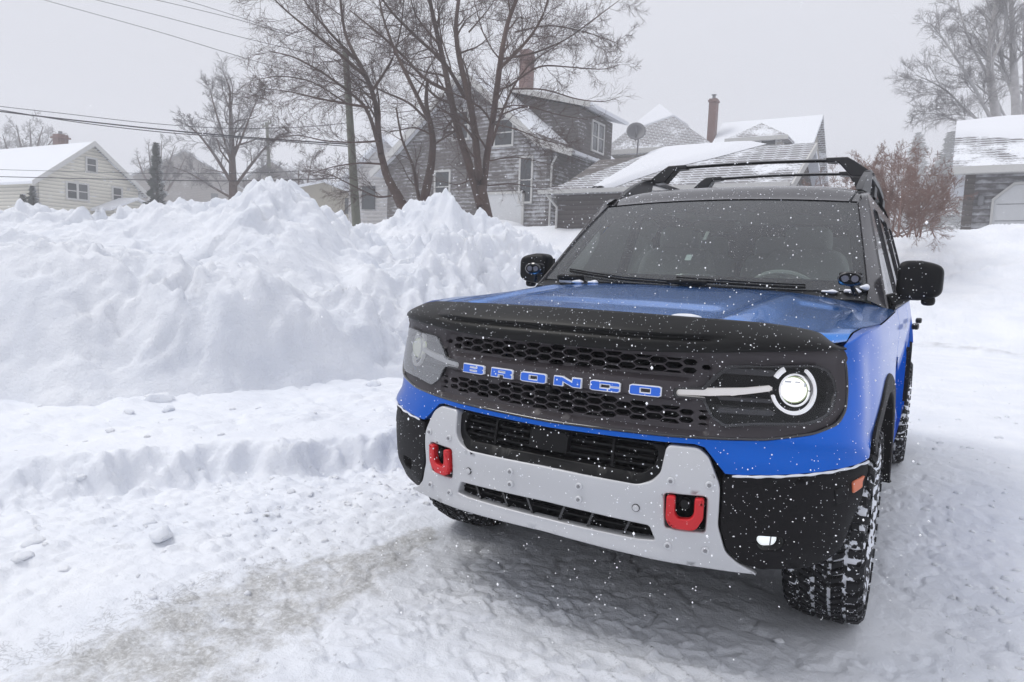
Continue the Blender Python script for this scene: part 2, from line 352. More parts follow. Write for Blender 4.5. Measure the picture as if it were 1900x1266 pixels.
# ================================================================ CAR
PLC=np.array([(0,-.882),(.2,-.874),(.4,-.846),(.55,-.808),(.68,-.755),(.78,-.690),(.85,-.60),(.895,-.48),(.918,-.33),(.928,-.1),(.935,.5),(.937,1.5),(.93,2.4),(.91,2.9),(.86,3.25),(.7,3.42),(.4,3.48),(0,3.5)])
def catmull(P,n=24):
    P=np.vstack([[-P[1][0],P[1][1]],P,[-P[-2][0],P[-2][1]]]);o=[]
    for i in range(1,len(P)-2):
        p0,p1,p2,p3=P[i-1:i+3];t=[0]
        for a,b in((p0,p1),(p1,p2),(p2,p3)): t.append(t[-1]+np.linalg.norm(b-a)**.5)
        for k in range(n):
            s=t[1]+(t[2]-t[1])*k/n
            A1=(t[1]-s)/(t[1]-t[0])*p0+(s-t[0])/(t[1]-t[0])*p1; A2=(t[2]-s)/(t[2]-t[1])*p1+(s-t[1])/(t[2]-t[1])*p2; A3=(t[3]-s)/(t[3]-t[2])*p2+(s-t[2])/(t[3]-t[2])*p3
            B1=(t[2]-s)/(t[2]-t[0])*A1+(s-t[0])/(t[2]-t[0])*A2; B2=(t[3]-s)/(t[3]-t[1])*A2+(s-t[1])/(t[3]-t[1])*A3
            o.append((t[2]-s)/(t[2]-t[1])*B1+(s-t[1])/(t[2]-t[1])*B2)
    o.append(P[-2]);return np.array(o)
CC=catmull(PLC);CL=np.concatenate([[0],np.cumsum(np.linalg.norm(np.diff(CC,axis=0),axis=1))])
CN=np.gradient(CC,axis=0);CN=np.stack([-CN[:,1],CN[:,0]],1);CN/=-np.linalg.norm(CN,axis=1)[:,None]
_k=np.ones(15)/15; CNs=np.stack([np.convolve(np.pad(CN[:,i],7,mode='edge'),_k,'valid') for i in(0,1)],1); CN=CNs/np.linalg.norm(CNs,axis=1)[:,None]; CN[0]=(0,-1)
OZ=[0,.25,.35,.45,.6,.70,.76,.85,.95,1.05,1.2];OO=[-.05,-.03,.0,.02,.03,.02,.0,0,-.012,-.03,-.06]
_zz=np.linspace(0,1.3,261); _oo=np.convolve(np.pad(np.interp(_zz,OZ,OO),8,mode='edge'),np.ones(17)/17,'valid')
def S(u,z,o=0.):
    u=np.asarray(u,float);z=np.asarray(z,float);s=np.where(u<0,-1.,1.);a=np.abs(u)
    q=np.interp(z,_zz,_oo); q=np.where(q>0,q*(1-ss(a,1.0,1.28)),q)+o
    x=np.interp(a,CL,CC[:,0])+np.interp(a,CL,CN[:,0])*q; y=np.interp(a,CL,CC[:,1])+np.interp(a,CL,CN[:,1])*q
    return s*x,y,z+0*x
_k0=np.argmax(CC[:,1]>-.8); _k1=np.argmax(CC[:,1]>3.4)
def uy(y): return float(np.interp(y,CC[_k0:_k1,1],CL[_k0:_k1]))
UM=float(CL[-1])
def rnd(P,r,n=5):
    o=[];N=len(P)
    for i in range(N):
        a,b,c=np.array(P[i-1],float),np.array(P[i],float),np.array(P[(i+1)%N],float); d1,d2=np.linalg.norm(a-b),np.linalg.norm(c-b)
        rr=min(r,.45*d1,.45*d2); p=b+(a-b)/d1*rr; q=b+(c-b)/d2*rr
        for k in range(n+1): t=k/n; o.append(tuple((1-t)**2*p+2*t*(1-t)*b+t*t*q))
    return o
def dens(P,sp):
    o=[];N=len(P)
    for i in range(N):
        a,b=np.array(P[i]),np.array(P[(i+1)%N]); L_=np.linalg.norm(b-a)
        if L_<1e-6: continue
        n=max(1,int(round(L_/sp)))
        for k in range(n): o.append(tuple(a+(b-a)*k/n))
    return o
def sym(h): return list(h)+[(-u,z) for u,z in reversed(h) if abs(u)>1e-6]
def flipu(P): return [(-u,z) for u,z in reversed(P)]
def inside(P,X,Y):
    c=np.zeros(X.shape,bool);N=len(P)
    for i in range(N):
        x1,y1=P[i];x2,y2=P[(i+1)%N]
        if y1==y2: continue
        k=((y1>Y)!=(y2>Y))&(X<(x2-x1)*(Y-y1)/(y2-y1)+x1); c^=k
    return c
def panel(name,outline,m,parent,holes=(),fn=S,off=0.,thick=.02,sp=.03,bev=0.,back=False,esp=None,relief=None,seg=2):
    esp=esp or sp*.7; loops=[dens(outline,esp)]+[dens(h,esp) for h in holes]
    pts=[];edges=[]
    for lp in loops:
        n=len(pts); pts+=lp; edges+=[(n+i,n+(i+1)%len(lp)) for i in range(len(lp))]
    B=np.array(pts); x0,y0=B.min(0);x1,y1=B.max(0)
    gx,gy=np.meshgrid(np.arange(x0+sp/2,x1,sp),np.arange(y0+sp/2,y1,sp)); gx=gx.ravel();gy=gy.ravel()
    kk=inside(loops[0],gx,gy)
    for h in loops[1:]: kk&=~inside(h,gx,gy)
    gx=gx[kk];gy=gy[kk]
    if len(gx):
        dm=np.full(len(gx),9.)
        for i in range(0,len(B),200): dm=np.minimum(dm,np.hypot(gx[:,None]-B[None,i:i+200,0],gy[:,None]-B[None,i:i+200,1]).min(1))
        kk=dm>sp*.45; gx=gx[kk];gy=gy[kk]
    allp=[Vector(p) for p in pts]+[Vector((a,b)) for a,b in zip(gx,gy)]
    vo,eo,fo,_,_,_=delaunay_2d_cdt(allp,edges,[],0,1e-6)
    fo=[f for f in fo if len(f)==3]; _c=np.array([[sum(vo[i][k] for i in f)/3 for k in(0,1)] for f in fo]); _ok=inside(loops[0],_c[:,0],_c[:,1])
    for h in loops[1:]:
        hb=np.array(h); _w=np.where(_ok&(_c[:,0]>hb[:,0].min())&(_c[:,0]<hb[:,0].max())&(_c[:,1]>hb[:,1].min())&(_c[:,1]<hb[:,1].max()))[0]
        if len(_w): _ok[_w]&=~inside(h,_c[_w,0],_c[_w,1])
    fo=[f for f,k_ in zip(fo,_ok) if k_]
    used=sorted({i for f in fo for i in f}); mp={i:k for k,i in enumerate(used)}; Q=np.array([vo[i][:] for i in used]); T=np.array([[mp[i] for i in f] for f in fo])
    o1=off+(relief(Q[:,0],Q[:,1]) if relief else 0.)
    V=np.stack(np.broadcast_arrays(*fn(Q[:,0],Q[:,1],o1)),-1); W=np.stack(np.broadcast_arrays(*fn(Q[:,0],Q[:,1],off-thick)),-1); n=len(V)
    cnt={}
    for f in T:
        for a,b in((f[0],f[1]),(f[1],f[2]),(f[2],f[0])): cnt[(a,b)]=1
    bd=[(a,b) for (a,b) in cnt if (b,a) not in cnt]
    # orientation
    F=[tuple(f) for f in T]; F+=[(b,a,a+n,b+n) for a,b in bd]
    if back: F+=[(f[2]+n,f[1]+n,f[0]+n) for f in T]
    VV=np.vstack([V,W])
    bm=bmesh.new(); vv=[bm.verts.new(v) for v in VV]
    for f in F:
        try: bm.faces.new([vv[i] for i in f])
        except ValueError: pass
    for v in [v for v in bm.verts if not v.link_faces]: bm.verts.remove(v)
    bm.faces.ensure_lookup_table()
    # outward test
    q=np.array(fn(Q[:1,0],Q[:1,1],off+.05)).ravel()-np.array(fn(Q[:1,0],Q[:1,1],off)).ravel(); bm.normal_update()
    if bm.faces[0].normal.dot(Vector(q))<0: bmesh.ops.reverse_faces(bm,faces=bm.faces)
    me=bpy.data.meshes.new(name); bm.to_mesh(me); bm.free(); me.materials.append(m)
    me.polygons.foreach_set('use_smooth',[True]*len(me.polygons)); me.set_sharp_from_angle(angle=math.radians(38))
    o=bpy.data.objects.new(name,me); COL.objects.link(o); o.parent=parent
    if bev:
        md=o.modifiers.new('bevel','BEVEL'); md.width=bev; md.segments=seg; md.limit_method='ANGLE'; md.angle_limit=math.radians(55); md.use_clamp_overlap=False
    return o
car=empty('car',(0,0,0),'blue off road SUV with silver bumper plate and red tow hooks, parked on packed snow','car')
CS=lambda pts,r: [tuple(p) for p in rnd(pts,r)]
# --- grille panel
gh=[(0,1.03),(.5,1.036),(.85,1.05),(.900,1.048),(.918,1.0),(.918,.93),(.909,.865),(.880,.824),(.80,.796),(.664,.773),(.528,.765),(.388,.759),(0,.752)]
glass=[(.479,.914),(.495,.938),(.545,.984),(.60,.989),(.66,.989),(.70,.994),(.80,.998),(.845,.985),(.866,.955),(.873,.915),(.862,.878),(.84,.850),(.805,.832),(.77,.824),(.632,.817),(.548,.803),(.508,.828),(.486,.868),(.478,.880),(.400,.878),(.394,.892),(.400,.909)]
holes=[CS(glass,.008),CS(flipu(glass),.008)]
def hexes():
    o=[]
    for zl,zh,n,pz,ends in((lambda a:np.interp(a,[0,.49],[.938,.952]),lambda a:np.interp(a,[0,.49],[1.002,.992]),3,.0248,.49),(lambda a:np.interp(a,[0,.49],[.786,.800]),lambda a:np.interp(a,[0,.49],[.868,.845]),4,.0236,.485)):
        i=-10
        for i in range(-10,11):
            uc=i*.0485; a=abs(uc)
            if a>ends: continue
            lo,hi=zl(a),zh(a); mid=(zl(0)+zh(0))/2+ (lo+hi-zl(0)-zh(0))/2
            sc_=1. if a<.40 else max(.42,1-(a-.40)/.17)
            for j in range(-4,5):
                zc=mid+(j+(.5 if i%2 else 0))*pz
                hw,hh=.0295*sc_,.0098*sc_**.4
                if zc+hh*.3<lo or zc-hh*.3>hi: continue
                P=[(uc-hw,zc),(uc-hw*.56,zc-hh),(uc+hw*.56,zc-hh),(uc+hw,zc),(uc+hw*.56,zc+hh),(uc-hw*.56,zc+hh)]
                for side,lim in((1,lo),(-1,hi)):  # clip
                    Q=[]
                    for k in range(len(P)):
                        p,q=P[k-1],P[k]; ip=(p[1]-lim)*side>=0; iq=(q[1]-lim)*side>=0
                        if ip!=iq: t=(lim-p[1])/(q[1]-p[1]); Q.append((p[0]+t*(q[0]-p[0]),lim))
                        if iq: Q.append(q)
                    P=Q
                    if len(P)<3: break
                if len(P)<3: continue
                A=abs(sum(P[k-1][0]*P[k][1]-P[k][0]*P[k-1][1] for k in range(len(P))))/2
                if A<7e-5: continue
                o.append(rnd(P,.0035,2))
    return o
HX=hexes()
def grel(u,z):
    a=np.abs(u); b=ss(z,.866,.876)*(1-ss(z,.924,.936))*(1-ss(a,.40,.49))
    c=(1-ss(z,.768,.782))*(1-ss(a,.5,.62))*1.0
    t=ss(z,1.004,1.016)
    r=np.maximum(ss(a,.885,.905),1-ss(z,.79,.80+.0*a))*ss(a,.5,.6)
    return .014*b+.010*c+.010*t+.008*r-.010*(1-b)*(1-c)*(1-t)*(a<.5)
panel('grille',CS(sym(gh),.02),M['grille'],car,holes=holes+HX,off=.0,thick=.030,sp=.012,esp=.011,relief=grel)
panel('grille_liner',CS(sym([(0,1.02),(.9,1.03),(.9,.9),(.87,.82),(.5,.78),(0,.765)]),.02),M['void'],car,off=-.045,thick=.01,sp=.05)
# grille frame lips
panel('grille_rim',CS(sym(gh),.02),M['gloss'],car,holes=[CS(sym([(0,1.022),(.5,1.028),(.85,1.042),(.894,1.040),(.910,1.0),(.910,.93),(.901,.868),(.874,.831),(.80,.804),(.664,.781),(.528,.773),(.388,.767),(0,.760)]),.02)],off=.012,thick=.03,sp=.02,esp=.015,bev=.003)
# --- letters (raised block capitals)
W0,H0=.094,.0285
LET={'B':([(0,0),(.9,0),(1,.1),(1,.42),(.94,.5),(1,.58),(1,.9),(.9,1),(0,1)],[[(.33,.22),(.7,.22),(.7,.38),(.33,.38)],[(.33,.62),(.7,.62),(.7,.78),(.33,.78)]]),
'R':([(0,0),(.34,0),(.34,.32),(.62,.32),(.62,0),(1,0),(1,.36),(.93,.45),(1,.55),(1,.9),(.9,1),(0,1)],[[(.34,.56),(.68,.56),(.68,.76),(.34,.76)]]),
'O':([(0,.1),(.07,0),(.93,0),(1,.1),(1,.9),(.93,1),(.07,1),(0,.9)],[[(.33,.24),(.68,.24),(.68,.76),(.33,.76)]]),
'N':([(0,0),(.33,0),(.33,.5),(.72,0),(1,0),(1,1),(.68,1),(.68,.5),(.3,1),(0,1)],[]),
'C':([(0,.1),(.07,0),(.93,0),(1,.1),(1,.42),(.68,.42),(.68,.27),(.33,.27),(.33,.73),(.68,.73),(.68,.58),(1,.58),(1,.9),(.93,1),(.07,1),(0,.9)],[])}
for ch,uc in zip('BRONCO',(-.314,-.1885,-.0625,.0625,.1885,.314)):
    ol,hl=LET[ch]; w_=W0 if ch!='R' else W0*.92
    tr=lambda P,g=0.:[(uc+(x-.5)*w_,.8925+(z-.5)*H0) for x,z in P]
    def off2(P,d):
        o=[];N=len(P);A=sum(P[k-1][0]*P[k][1]-P[k][0]*P[k-1][1] for k in range(N)); sg=1 if A>0 else -1
        for i in range(N):
            a,b,c=map(np.array,(P[i-1],P[i],P[(i+1)%N])); n1=np.array([(b-a)[1],-(b-a)[0]]);n1/=np.linalg.norm(n1);n2=np.array([(c-b)[1],-(c-b)[0]]);n2/=np.linalg.norm(n2)
            nn=(n1+n2); nn/=max(.3,nn@nn/2); o.append(tuple(b+sg*d*nn))
        return o
    t1=tr(ol); hs_=[tr(h) for h in hl]
    L0=panel('letter',off2(t1,.0016),M['lettertrim'],car,holes=[off2(h,-.0016) for h in hs_],off=.0235,thick=.012,sp=.02,esp=.02)
    L0['label']='pale metal outline of raised capital %s'%ch
    L1_=panel('letter_face',off2(t1,-.0012),M['letter'],L0,holes=[off2(h,.0012) for h in hs_],off=.0255,thick=.008,sp=.02,esp=.02)
# camera in the grille
mb=MB(); V,F=sell((0,-.905,.862),(.011,.012,.013),(.7,.7),8); mb.add(V,F); mb.build('front_camera',M['black'],car,True)
# --- blue fascia + fenders
A0=np.array([-.03,.385])
def arc(r,a0,a1,n=22,c=A0): return [(c[0]+r*math.cos(math.radians(a0+(a1-a0)*k/n)),c[1]+r*math.sin(math.radians(a0+(a1-a0)*k/n))) for k in range(n+1)]
fh=[(0,.7545),(.388,.7615),(.528,.7675),(.664,.7755),(.80,.7985),(.882,.8265),(.9115,.867),(.9205,.93),(.9205,1.0),(.91,1.046),(.932,1.058),(uy(-.5),1.085),(uy(-.42),1.096),(uy(-.2),1.108),(uy(.1),1.118),(uy(.4),1.126),(uy(.66),1.132),(uy(.66),.80),(uy(.64),.50),(uy(.47),.47)]
arcp=arc(.527,14,137.3,24); fh+=[(uy(y),z) for y,z in arcp]
fh+=[(1.018,.712),(.94,.704),(.856,.697),(.70,.680),(.60,.672),(.556,.670),(.515,.716),(.495,.738),(.466,.744),(.38,.740),(0,.734)]
def frel(u,z):
    a=np.abs(u); y=np.interp(a,CL,CC[:,1]); d=np.hypot(y-A0[0],(z-A0[1]))
    flare=.014*(1-ss(np.abs(d-.54),.0,.16))*(a>.95)
    lip=.018*(1-ss(z,.70,.745))*ss(a,.5,.6)          # the shelf above the cladding
    belt=.012*np.exp(-((z-1.02)/.05)**2)*ss(a,.95,1.3)
    tuck=-.055*ss(.98-z,0,.36)*ss(y,.42,.75)*(1-ss(y,2.3,2.6))
    side=-.018*ss(a,.98,1.12)*(1-ss(z,1.0,1.09))
    return side+tuck+.4*flare*ss(a,.95,1.15)+lip*.6+belt
panel('fascia',sym(fh),M['paint'],car,off=.006,thick=.03,sp=.026,esp=.018,bev=.005,relief=frel,seg=3)
# crease strip under headlamps, snow settled on the seam
def seam(s):
    P=[];
    for u in np.linspace(.575,1.0,34):
        z=np.interp(u,[.556,.60,.70,.856,.94,1.018],[.670,.672,.680,.697,.704,.712]); P.append(S(s*u,z-.003,.016+.003*math.sin(u*91)))
    mb=MB(); P=[np.array([float(c) for c in p]) for p in P]; mb.tube(P,[.0022+.0022*abs(math.sin(i*2.3)) for i in range(len(P))],6); return mb
for s in(1,-1): seam(s).build('snow_line',M['roofsnow'],car,True,80)
# doors and quarter
def side_panel(name,P,relief=frel,m=None,**k):
    for s in(1,-1):
        Q=[(uy(y),z) for y,z in P]; panel(name,Q if s>0 else flipu(Q),m or M['paint'],car,off=.006,thick=.02,sp=.05,esp=.03,bev=.004,relief=relief,**k)
side_panel('front_door',[(.668,1.132),(.668,.80),(.648,.49),(1.60,.49),(1.615,.8),(1.615,1.142)])
B0=np.array([2.64,.385]); ra=arc(.49,100,180-8,12,B0)
side_panel('rear_door',[(1.622,1.142),(1.622,.8),(1.608,.49),(2.12,.49)]+[(y,z) for y,z in arc(.527,172,122,8,B0)]+[(2.42,1.0),(2.42,1.145)])
def quarter():
    P=[(uy(2.428),1.145),(uy(2.428),.95)]+[(uy(y),z) for y,z in arc(.527,114,8,18,B0)]+[(uy(3.2),.5),(UM-.001,.5),(UM-.001,1.15)]
    return P
for s in(1,-1):
    Q=quarter(); panel('rear_quarter',Q if s>0 else flipu(Q),M['paint'],car,off=.006,thick=.02,sp=.06,esp=.04)
    Q=[(uy(3.1),.5),(UM-.001,.5),(UM-.001,.28),(uy(3.15),.3)]; panel('rear_bumper',Q if s>0 else flipu(Q),M['clad'],car,off=.02,thick=.03,sp=.06)
    Q=[(uy(.47),.455),(uy(2.12),.44),(uy(2.1),.30),(uy(.45),.30)]; panel('sill',Q if s>0 else flipu(Q),M['clad'],car,off=-.07,thick=.05,sp=.06)
    # arch cladding
    for c,a0,a1,nm in((A0,2,139,'wheel_arch_trim'),(B0,12,166,'wheel_arch_trim')):
        Q=[(uy(y),z) for y,z in arc(.533,a0,a1,30,c)]+[(uy(y),z) for y,z in arc(.463,a1,a0,30,c)]
        panel(nm,Q if s>0 else flipu(Q),M['clad'],car,off=.001,thick=.05,sp=.03,esp=.03,bev=.006)
    # handles
    for y in(1.50,2.30):
        V,F=sell((s*.955,y,1.02),(.018,.085,.016),(.5,.5),8); MB().add(V,F).build('door_handle',M['black'],car,True)
    # arch liners
    for c in(A0,B0):
        mb=MB(); A=arc(.475,-20,150 if c is A0 else 190,24,c); n=len(A)
        V=[(s*.90,y,z) for y,z in A]+[(s*.55,y,z) for y,z in A]; mb.add(V,[(i,i+1,i+1+n,i+n) for i in range(n-1)]+[tuple(range(n,2*n))]); mb.build('wheel_arch_liner',M['void'],car)
# --- black bumper corners
ch_=[(.560,.664),(.60,.666),(.70,.674),(.856,.691),(.94,.698),(1.016,.706),(.985,.60),(.965,.54),(.942,.474),(.900,.415),(.85,.392),(.808,.384),(.68,.374),(.612,.402),(.578,.434),(.553,.51),(.551,.63)]
def crel(u,z):
    a=np.abs(u); return -.022*ss(.47-z,.0,.10)*ss(a,.58,.7)-.03*ss(a,.90,1.0)*ss(.62-z,0,.2)+.006*ss(z,.655,.668)-.006*np.exp(-((z-.60)/.02)**2)*0
fogh=[(.655,.492),(.728,.492),(.730,.468),(.718,.450),(.672,.447),(.658,.462)]
mk=[(.928,.655),(.978,.668),(.972,.632),(.930,.620)]
for s in(1,-1):
    f_=(lambda P:P) if s>0 else flipu
    panel('bumper_corner',f_(CS(ch_,.015)),M['clad'],car,holes=[f_(CS(fogh,.01))],off=.004,thick=.05,sp=.022,esp=.018,bev=.005,relief=crel,seg=3)
    fl=panel('fog_lamp',f_(CS([(.663,.488),(.720,.488),(.722,.468),(.712,.453),(.678,.450),(.665,.462)],.008)),M['fog'],car,off=-.030,thick=.03,sp=.01,bev=.003)
    panel('lamp_divider',f_([(.702,.487),(.705,.487),(.704,.452),(.701,.452)]),M['bolt'],fl,off=-.027,thick=.004,sp=.02)
    panel('fog_recess',f_(CS([(.60,.505),(.76,.505),(.76,.43),(.62,.43)],.01)),M['void'],car,off=-.05,thick=.01,sp=.03)
    panel('side_marker',f_(CS(mk,.005)),M['orange'],car,off=.009,thick=.01,sp=.02,bev=.002,relief=crel)
    panel('bumper_vent',f_(CS([(.86,.64),(.915,.648),(.91,.60),(.87,.59)],.006)),M['clad'],car,off=.006,thick=.006,sp=.02,bev=.002)
# --- silver skid plate
sk=[(.386,.724),(.396,.734),(.478,.735),(.510,.712),(.545,.632),(.547,.510),(.572,.432),(.608,.400),(.672,.368),(.60,.368),(.50,.371),(.35,.375),(.15,.383),(0,.388)]
skt=[(0,.610),(.31,.605),(.352,.622),(.376,.650)]
half=skt+sk
lowo=[(-.350,.480),(-.15,.487),(0,.490),(.15,.487),(.350,.480),(.370,.437),(.322,.431),(0,.433),(-.322,.431),(-.370,.437)]
hk=[(.391,.592),(.512,.597),(.513,.484),(.396,.482)]
def lip(u,z): return .010*ss(.418-z,0,.025)*(1-ss(np.abs(u),.36,.58))+.004*ss(z,.60,.64)*0-.004*(1-ss(np.abs(np.asarray(z)-.505),.0,.10))
skid=panel('skid_plate',rnd(sym(half),.014),M['silver'],car,holes=[CS(lowo,.008),CS(hk,.012),CS(flipu(hk),.012)],off=.008,thick=.035,sp=.016,esp=.014,bev=.005,relief=lip,seg=3)
def disc(nm,u,z,r,off,m,par,h=.006,n=20,inner=None):
    c=np.array([float(q) for q in S(u,z,off)]); nrm=np.array([float(q) for q in S(u,z,off+.1)])-c; nrm/=np.linalg.norm(nrm)
    mb=MB(); mb.tube([c-nrm*.004,c+nrm*h*.6,c+nrm*h],[r,r,r*.82],n); 
    return mb.build(nm,m,par,True,30)
for s in(1,-1):
    for u,z in((.126,.568),(.126,.524),(.407,.631),(.515,.633),(.408,.427),(.516,.430)):
        b_=disc('bolt',s*u,z,.0115,.008,M['washer'],skid,.005); disc('bolt_head',s*u,z,.0062,.012,M['bolt'],b_,.005,6)
    b_=disc('parking_sensor',s*.309,.531,.0125,.0055,M['gloss'],skid,.0035); disc('sensor_face',s*.309,.531,.010,.0095,M['silver'],b_,.002)
    f_=(lambda P:P) if s>0 else flipu
    U_=[(.399,.588),(.424,.588),(.4245,.536),(.436,.521),(.468,.524),(.478,.540),(.478,.590),(.504,.592),(.5045,.530),(.488,.496),(.474,.489),(.424,.488),(.410,.496),(.399,.515)]
    panel('tow_hook',f_(CS(U_,.008)),M['red'],car,off=.020,thick=.028,sp=.012,esp=.01,bev=.005,seg=3,back=True)
    panel('hook_pocket',f_(CS([(.37,.61),(.53,.61),(.53,.47),(.37,.47)],.01)),M['void'],car,off=-.035,thick=.01,sp=.05)
    disc('hook_bolt',s*.451,.566,.016,-.01,M['black'],car,.02)
# --- upper opening (air intake)
op=[(0,.731),(.375,.731),(.400,.700),(.385,.640),(.345,.600),(0,.603)]
inn=[(0,.726),(.345,.724),(.362,.70),(.352,.662),(.318,.636),(0,.640)]
panel('intake_frame',CS(sym(op),.012),M['black'],car,holes=[CS(sym(inn),.01)],off=.004,thick=.06,sp=.02,bev=.004,relief=lambda u,z:-.02*ss(z,.605,.636))
panel('intake_liner',CS(sym(op),.012),M['void'],car,off=-.07,thick=.01,sp=.06)
for z in(.655,.676,.699): panel('intake_slat',[(-.35,z),(.35,z),(.35,z+.006),(-.35,z+.006)],M['black'],car,off=-.03,thick=.03,sp=.05,esp=.05)
for s in(1,-1):
    f_=(lambda P:P) if s>0 else flipu
    for u in(.215,): panel('intake_post',f_([(u,.64),(u+.008,.64),(u+.008,.727),(u,.727)]),M['black'],car,off=-.022,thick=.03,sp=.03)
panel('radar_cover',CS([(-.070,.660),(.070,.660),(.070,.724),(-.070,.724)],.004),M['black'],car,off=-.006,thick=.03,sp=.03,bev=.002)
panel('lower_intake_liner',CS(sym([(0,.50),(.38,.49),(.39,.43),(0,.42)]),.01),M['void'],car,off=-.05,thick=.01,sp=.06)
for u in(-.27,-.15,.15,.27,-.05,.05):
    panel('lower_intake_fin',[(u-.004-.02*np.sign(u)*-1,.485),(u+.004+.02*np.sign(u),.485),(u+.004,.434),(u-.004,.434)],M['gloss'],car,off=-.008,thick=.02,sp=.03)
panel('lower_intake_bar',[(-.36,.456),(.36,.456),(.36,.461),(-.36,.461)],M['black'],car,off=-.02,thick=.02,sp=.05)
# --- headlights
M['lensrim']=mat('lens_rim',(.30,.34,.22),.15,emis=(.75,.9,.45),es=.25)
def hrel(k): return lambda u,z:.010*(1-((np.abs(u)-.68)/.24)**2)
for s,side in((1,'lit'),(-1,'left')):
    f_=(lambda P:P) if s>0 else flipu
    hl=empty('headlight'); hl.parent=car; DR_=M['drl'] if s>0 else M['drldim']
    gi=[(.486,.908),(.548,.976),(.60,.982),(.70,.987),(.80,.991),(.84,.978),(.858,.952),(.866,.915),(.855,.88),(.835,.856),(.80,.839),(.77,.831),(.632,.824),(.55,.812),(.513,.832),(.492,.87)]
    panel('lamp_housing',f_(CS([(.47,.95),(.54,.998),(.81,1.004),(.885,.96),(.885,.87),(.81,.82),(.54,.795),(.47,.85)],.02)),M['lampcase'],hl,off=-.062,thick=.01,sp=.04)
    # stepped shelves inside the housing
    for z0,z1,o_ in((.955,.975,-.030),(.838,.856,-.028),(.875,.887,-.034)):
        panel('lamp_shelf',f_(CS([(.53,z0),(.68,z0),(.70,(z0+z1)/2),(.68,z1),(.52,z1)],.004)),M['lampcase'],hl,off=o_,thick=.03,sp=.03,bev=.002)
    panel('lamp_glass',f_(CS(glass,.008)),M['lens'] if s>0 else M['lensmilky'],hl,off=.004,thick=.004,sp=.02,esp=.015,relief=hrel(0))
    panel('lamp_seal',f_(rnd(glass,.008)),M['gloss'],hl,holes=[f_(CS(gi+[(.490,.885),(.408,.884),(.403,.893),(.408,.903)],.006))],off=.006,thick=.03,sp=.02,esp=.012)
    bar=[(.404,.907),(.404,.884),(.50,.888),(.60,.900),(.675,.914),(.680,.922),(.674,.930),(.60,.919),(.50,.911)]
    panel('light_bar',f_(CS(bar,.004)),M['drlbar'] if s>0 else DR_,hl,off=-.012,thick=.012,sp=.014,bev=.003)
    cu,cz=s*.751,.919
    def ringm(r0,r1,a0,a1,off,m,nm,n=40,th=.012):
        pts=[(cu+s*r1*math.cos(math.radians(a0+(a1-a0)*k/n)),cz+r1*math.sin(math.radians(a0+(a1-a0)*k/n))) for k in range(n+1)]+[(cu+s*r0*math.cos(math.radians(a1+(a0-a1)*k/n)),cz+r0*math.sin(math.radians(a1+(a0-a1)*k/n))) for k in range(n+1)]
        return panel(nm,pts,m,hl,off=off,thick=th,sp=.02,esp=.008,bev=.002)
    ringm(.063,.073,-165,58,-.020,DR_,'light_ring')
    ringm(.060,.074,118,150,-.020,DR_,'light_ring',12)
    ringm(.0435,.0485,0,357,-.018,DR_,'lens_bezel',44,.006)  # bezel ring is no lamp; its glow stands in for bright chrome
    c=np.array([float(q) for q in S(cu,cz,-.034)]); nn=np.array([0.08*s,-1,0.02]); nn/=np.linalg.norm(nn)
    mb=MB(); rr=[.038,.038]+[.038*math.cos(t) for t in np.linspace(.1,1.5,8)]; dd=[-.05,0]+[.014*math.sin(t) for t in np.linspace(.1,1.5,8)]
    mb.tube([c+nn*d for d in dd],rr,28); pj=mb.build('projector_lens',M['proj'] if s>0 else M['projdim'],hl,True,60)
    nv=Vector(nn); xv=Vector((0,0,1)).cross(nv).normalized(); zv=nv.cross(xv); mb=MB()
    for z0,x0,x1,h in((.020,-.024,-.006,.006),(.022,.004,.018,.004),(.010,-.034,-.029,.012),(.012,.029,.034,.012)):
        q=Vector(c)+nv*.013; mb.add([tuple(q+xv*x+zv*z) for x,z in((x0,z0),(x1,z0+.001),(x1,z0+h),(x0,z0+h))],[(0,1,2,3)])
    mb.build('lens_shutter',M['chrome'],pj)
    mb=MB(); tt=np.linspace(0,2*math.pi,33); mb.tube([np.array(c)+nn*.001+.0375*(math.cos(t)*np.array(xv)+math.sin(t)*np.array(zv)) for t in tt],.0028,6,False); mb.build('lens_rim',M['lensrim'],pj,True)
    mb=MB(); mb.tube([c-nn*.05,c-nn*.002],[.060,.047],32,False); mb.build('reflector',M['lampcase'],hl,True)
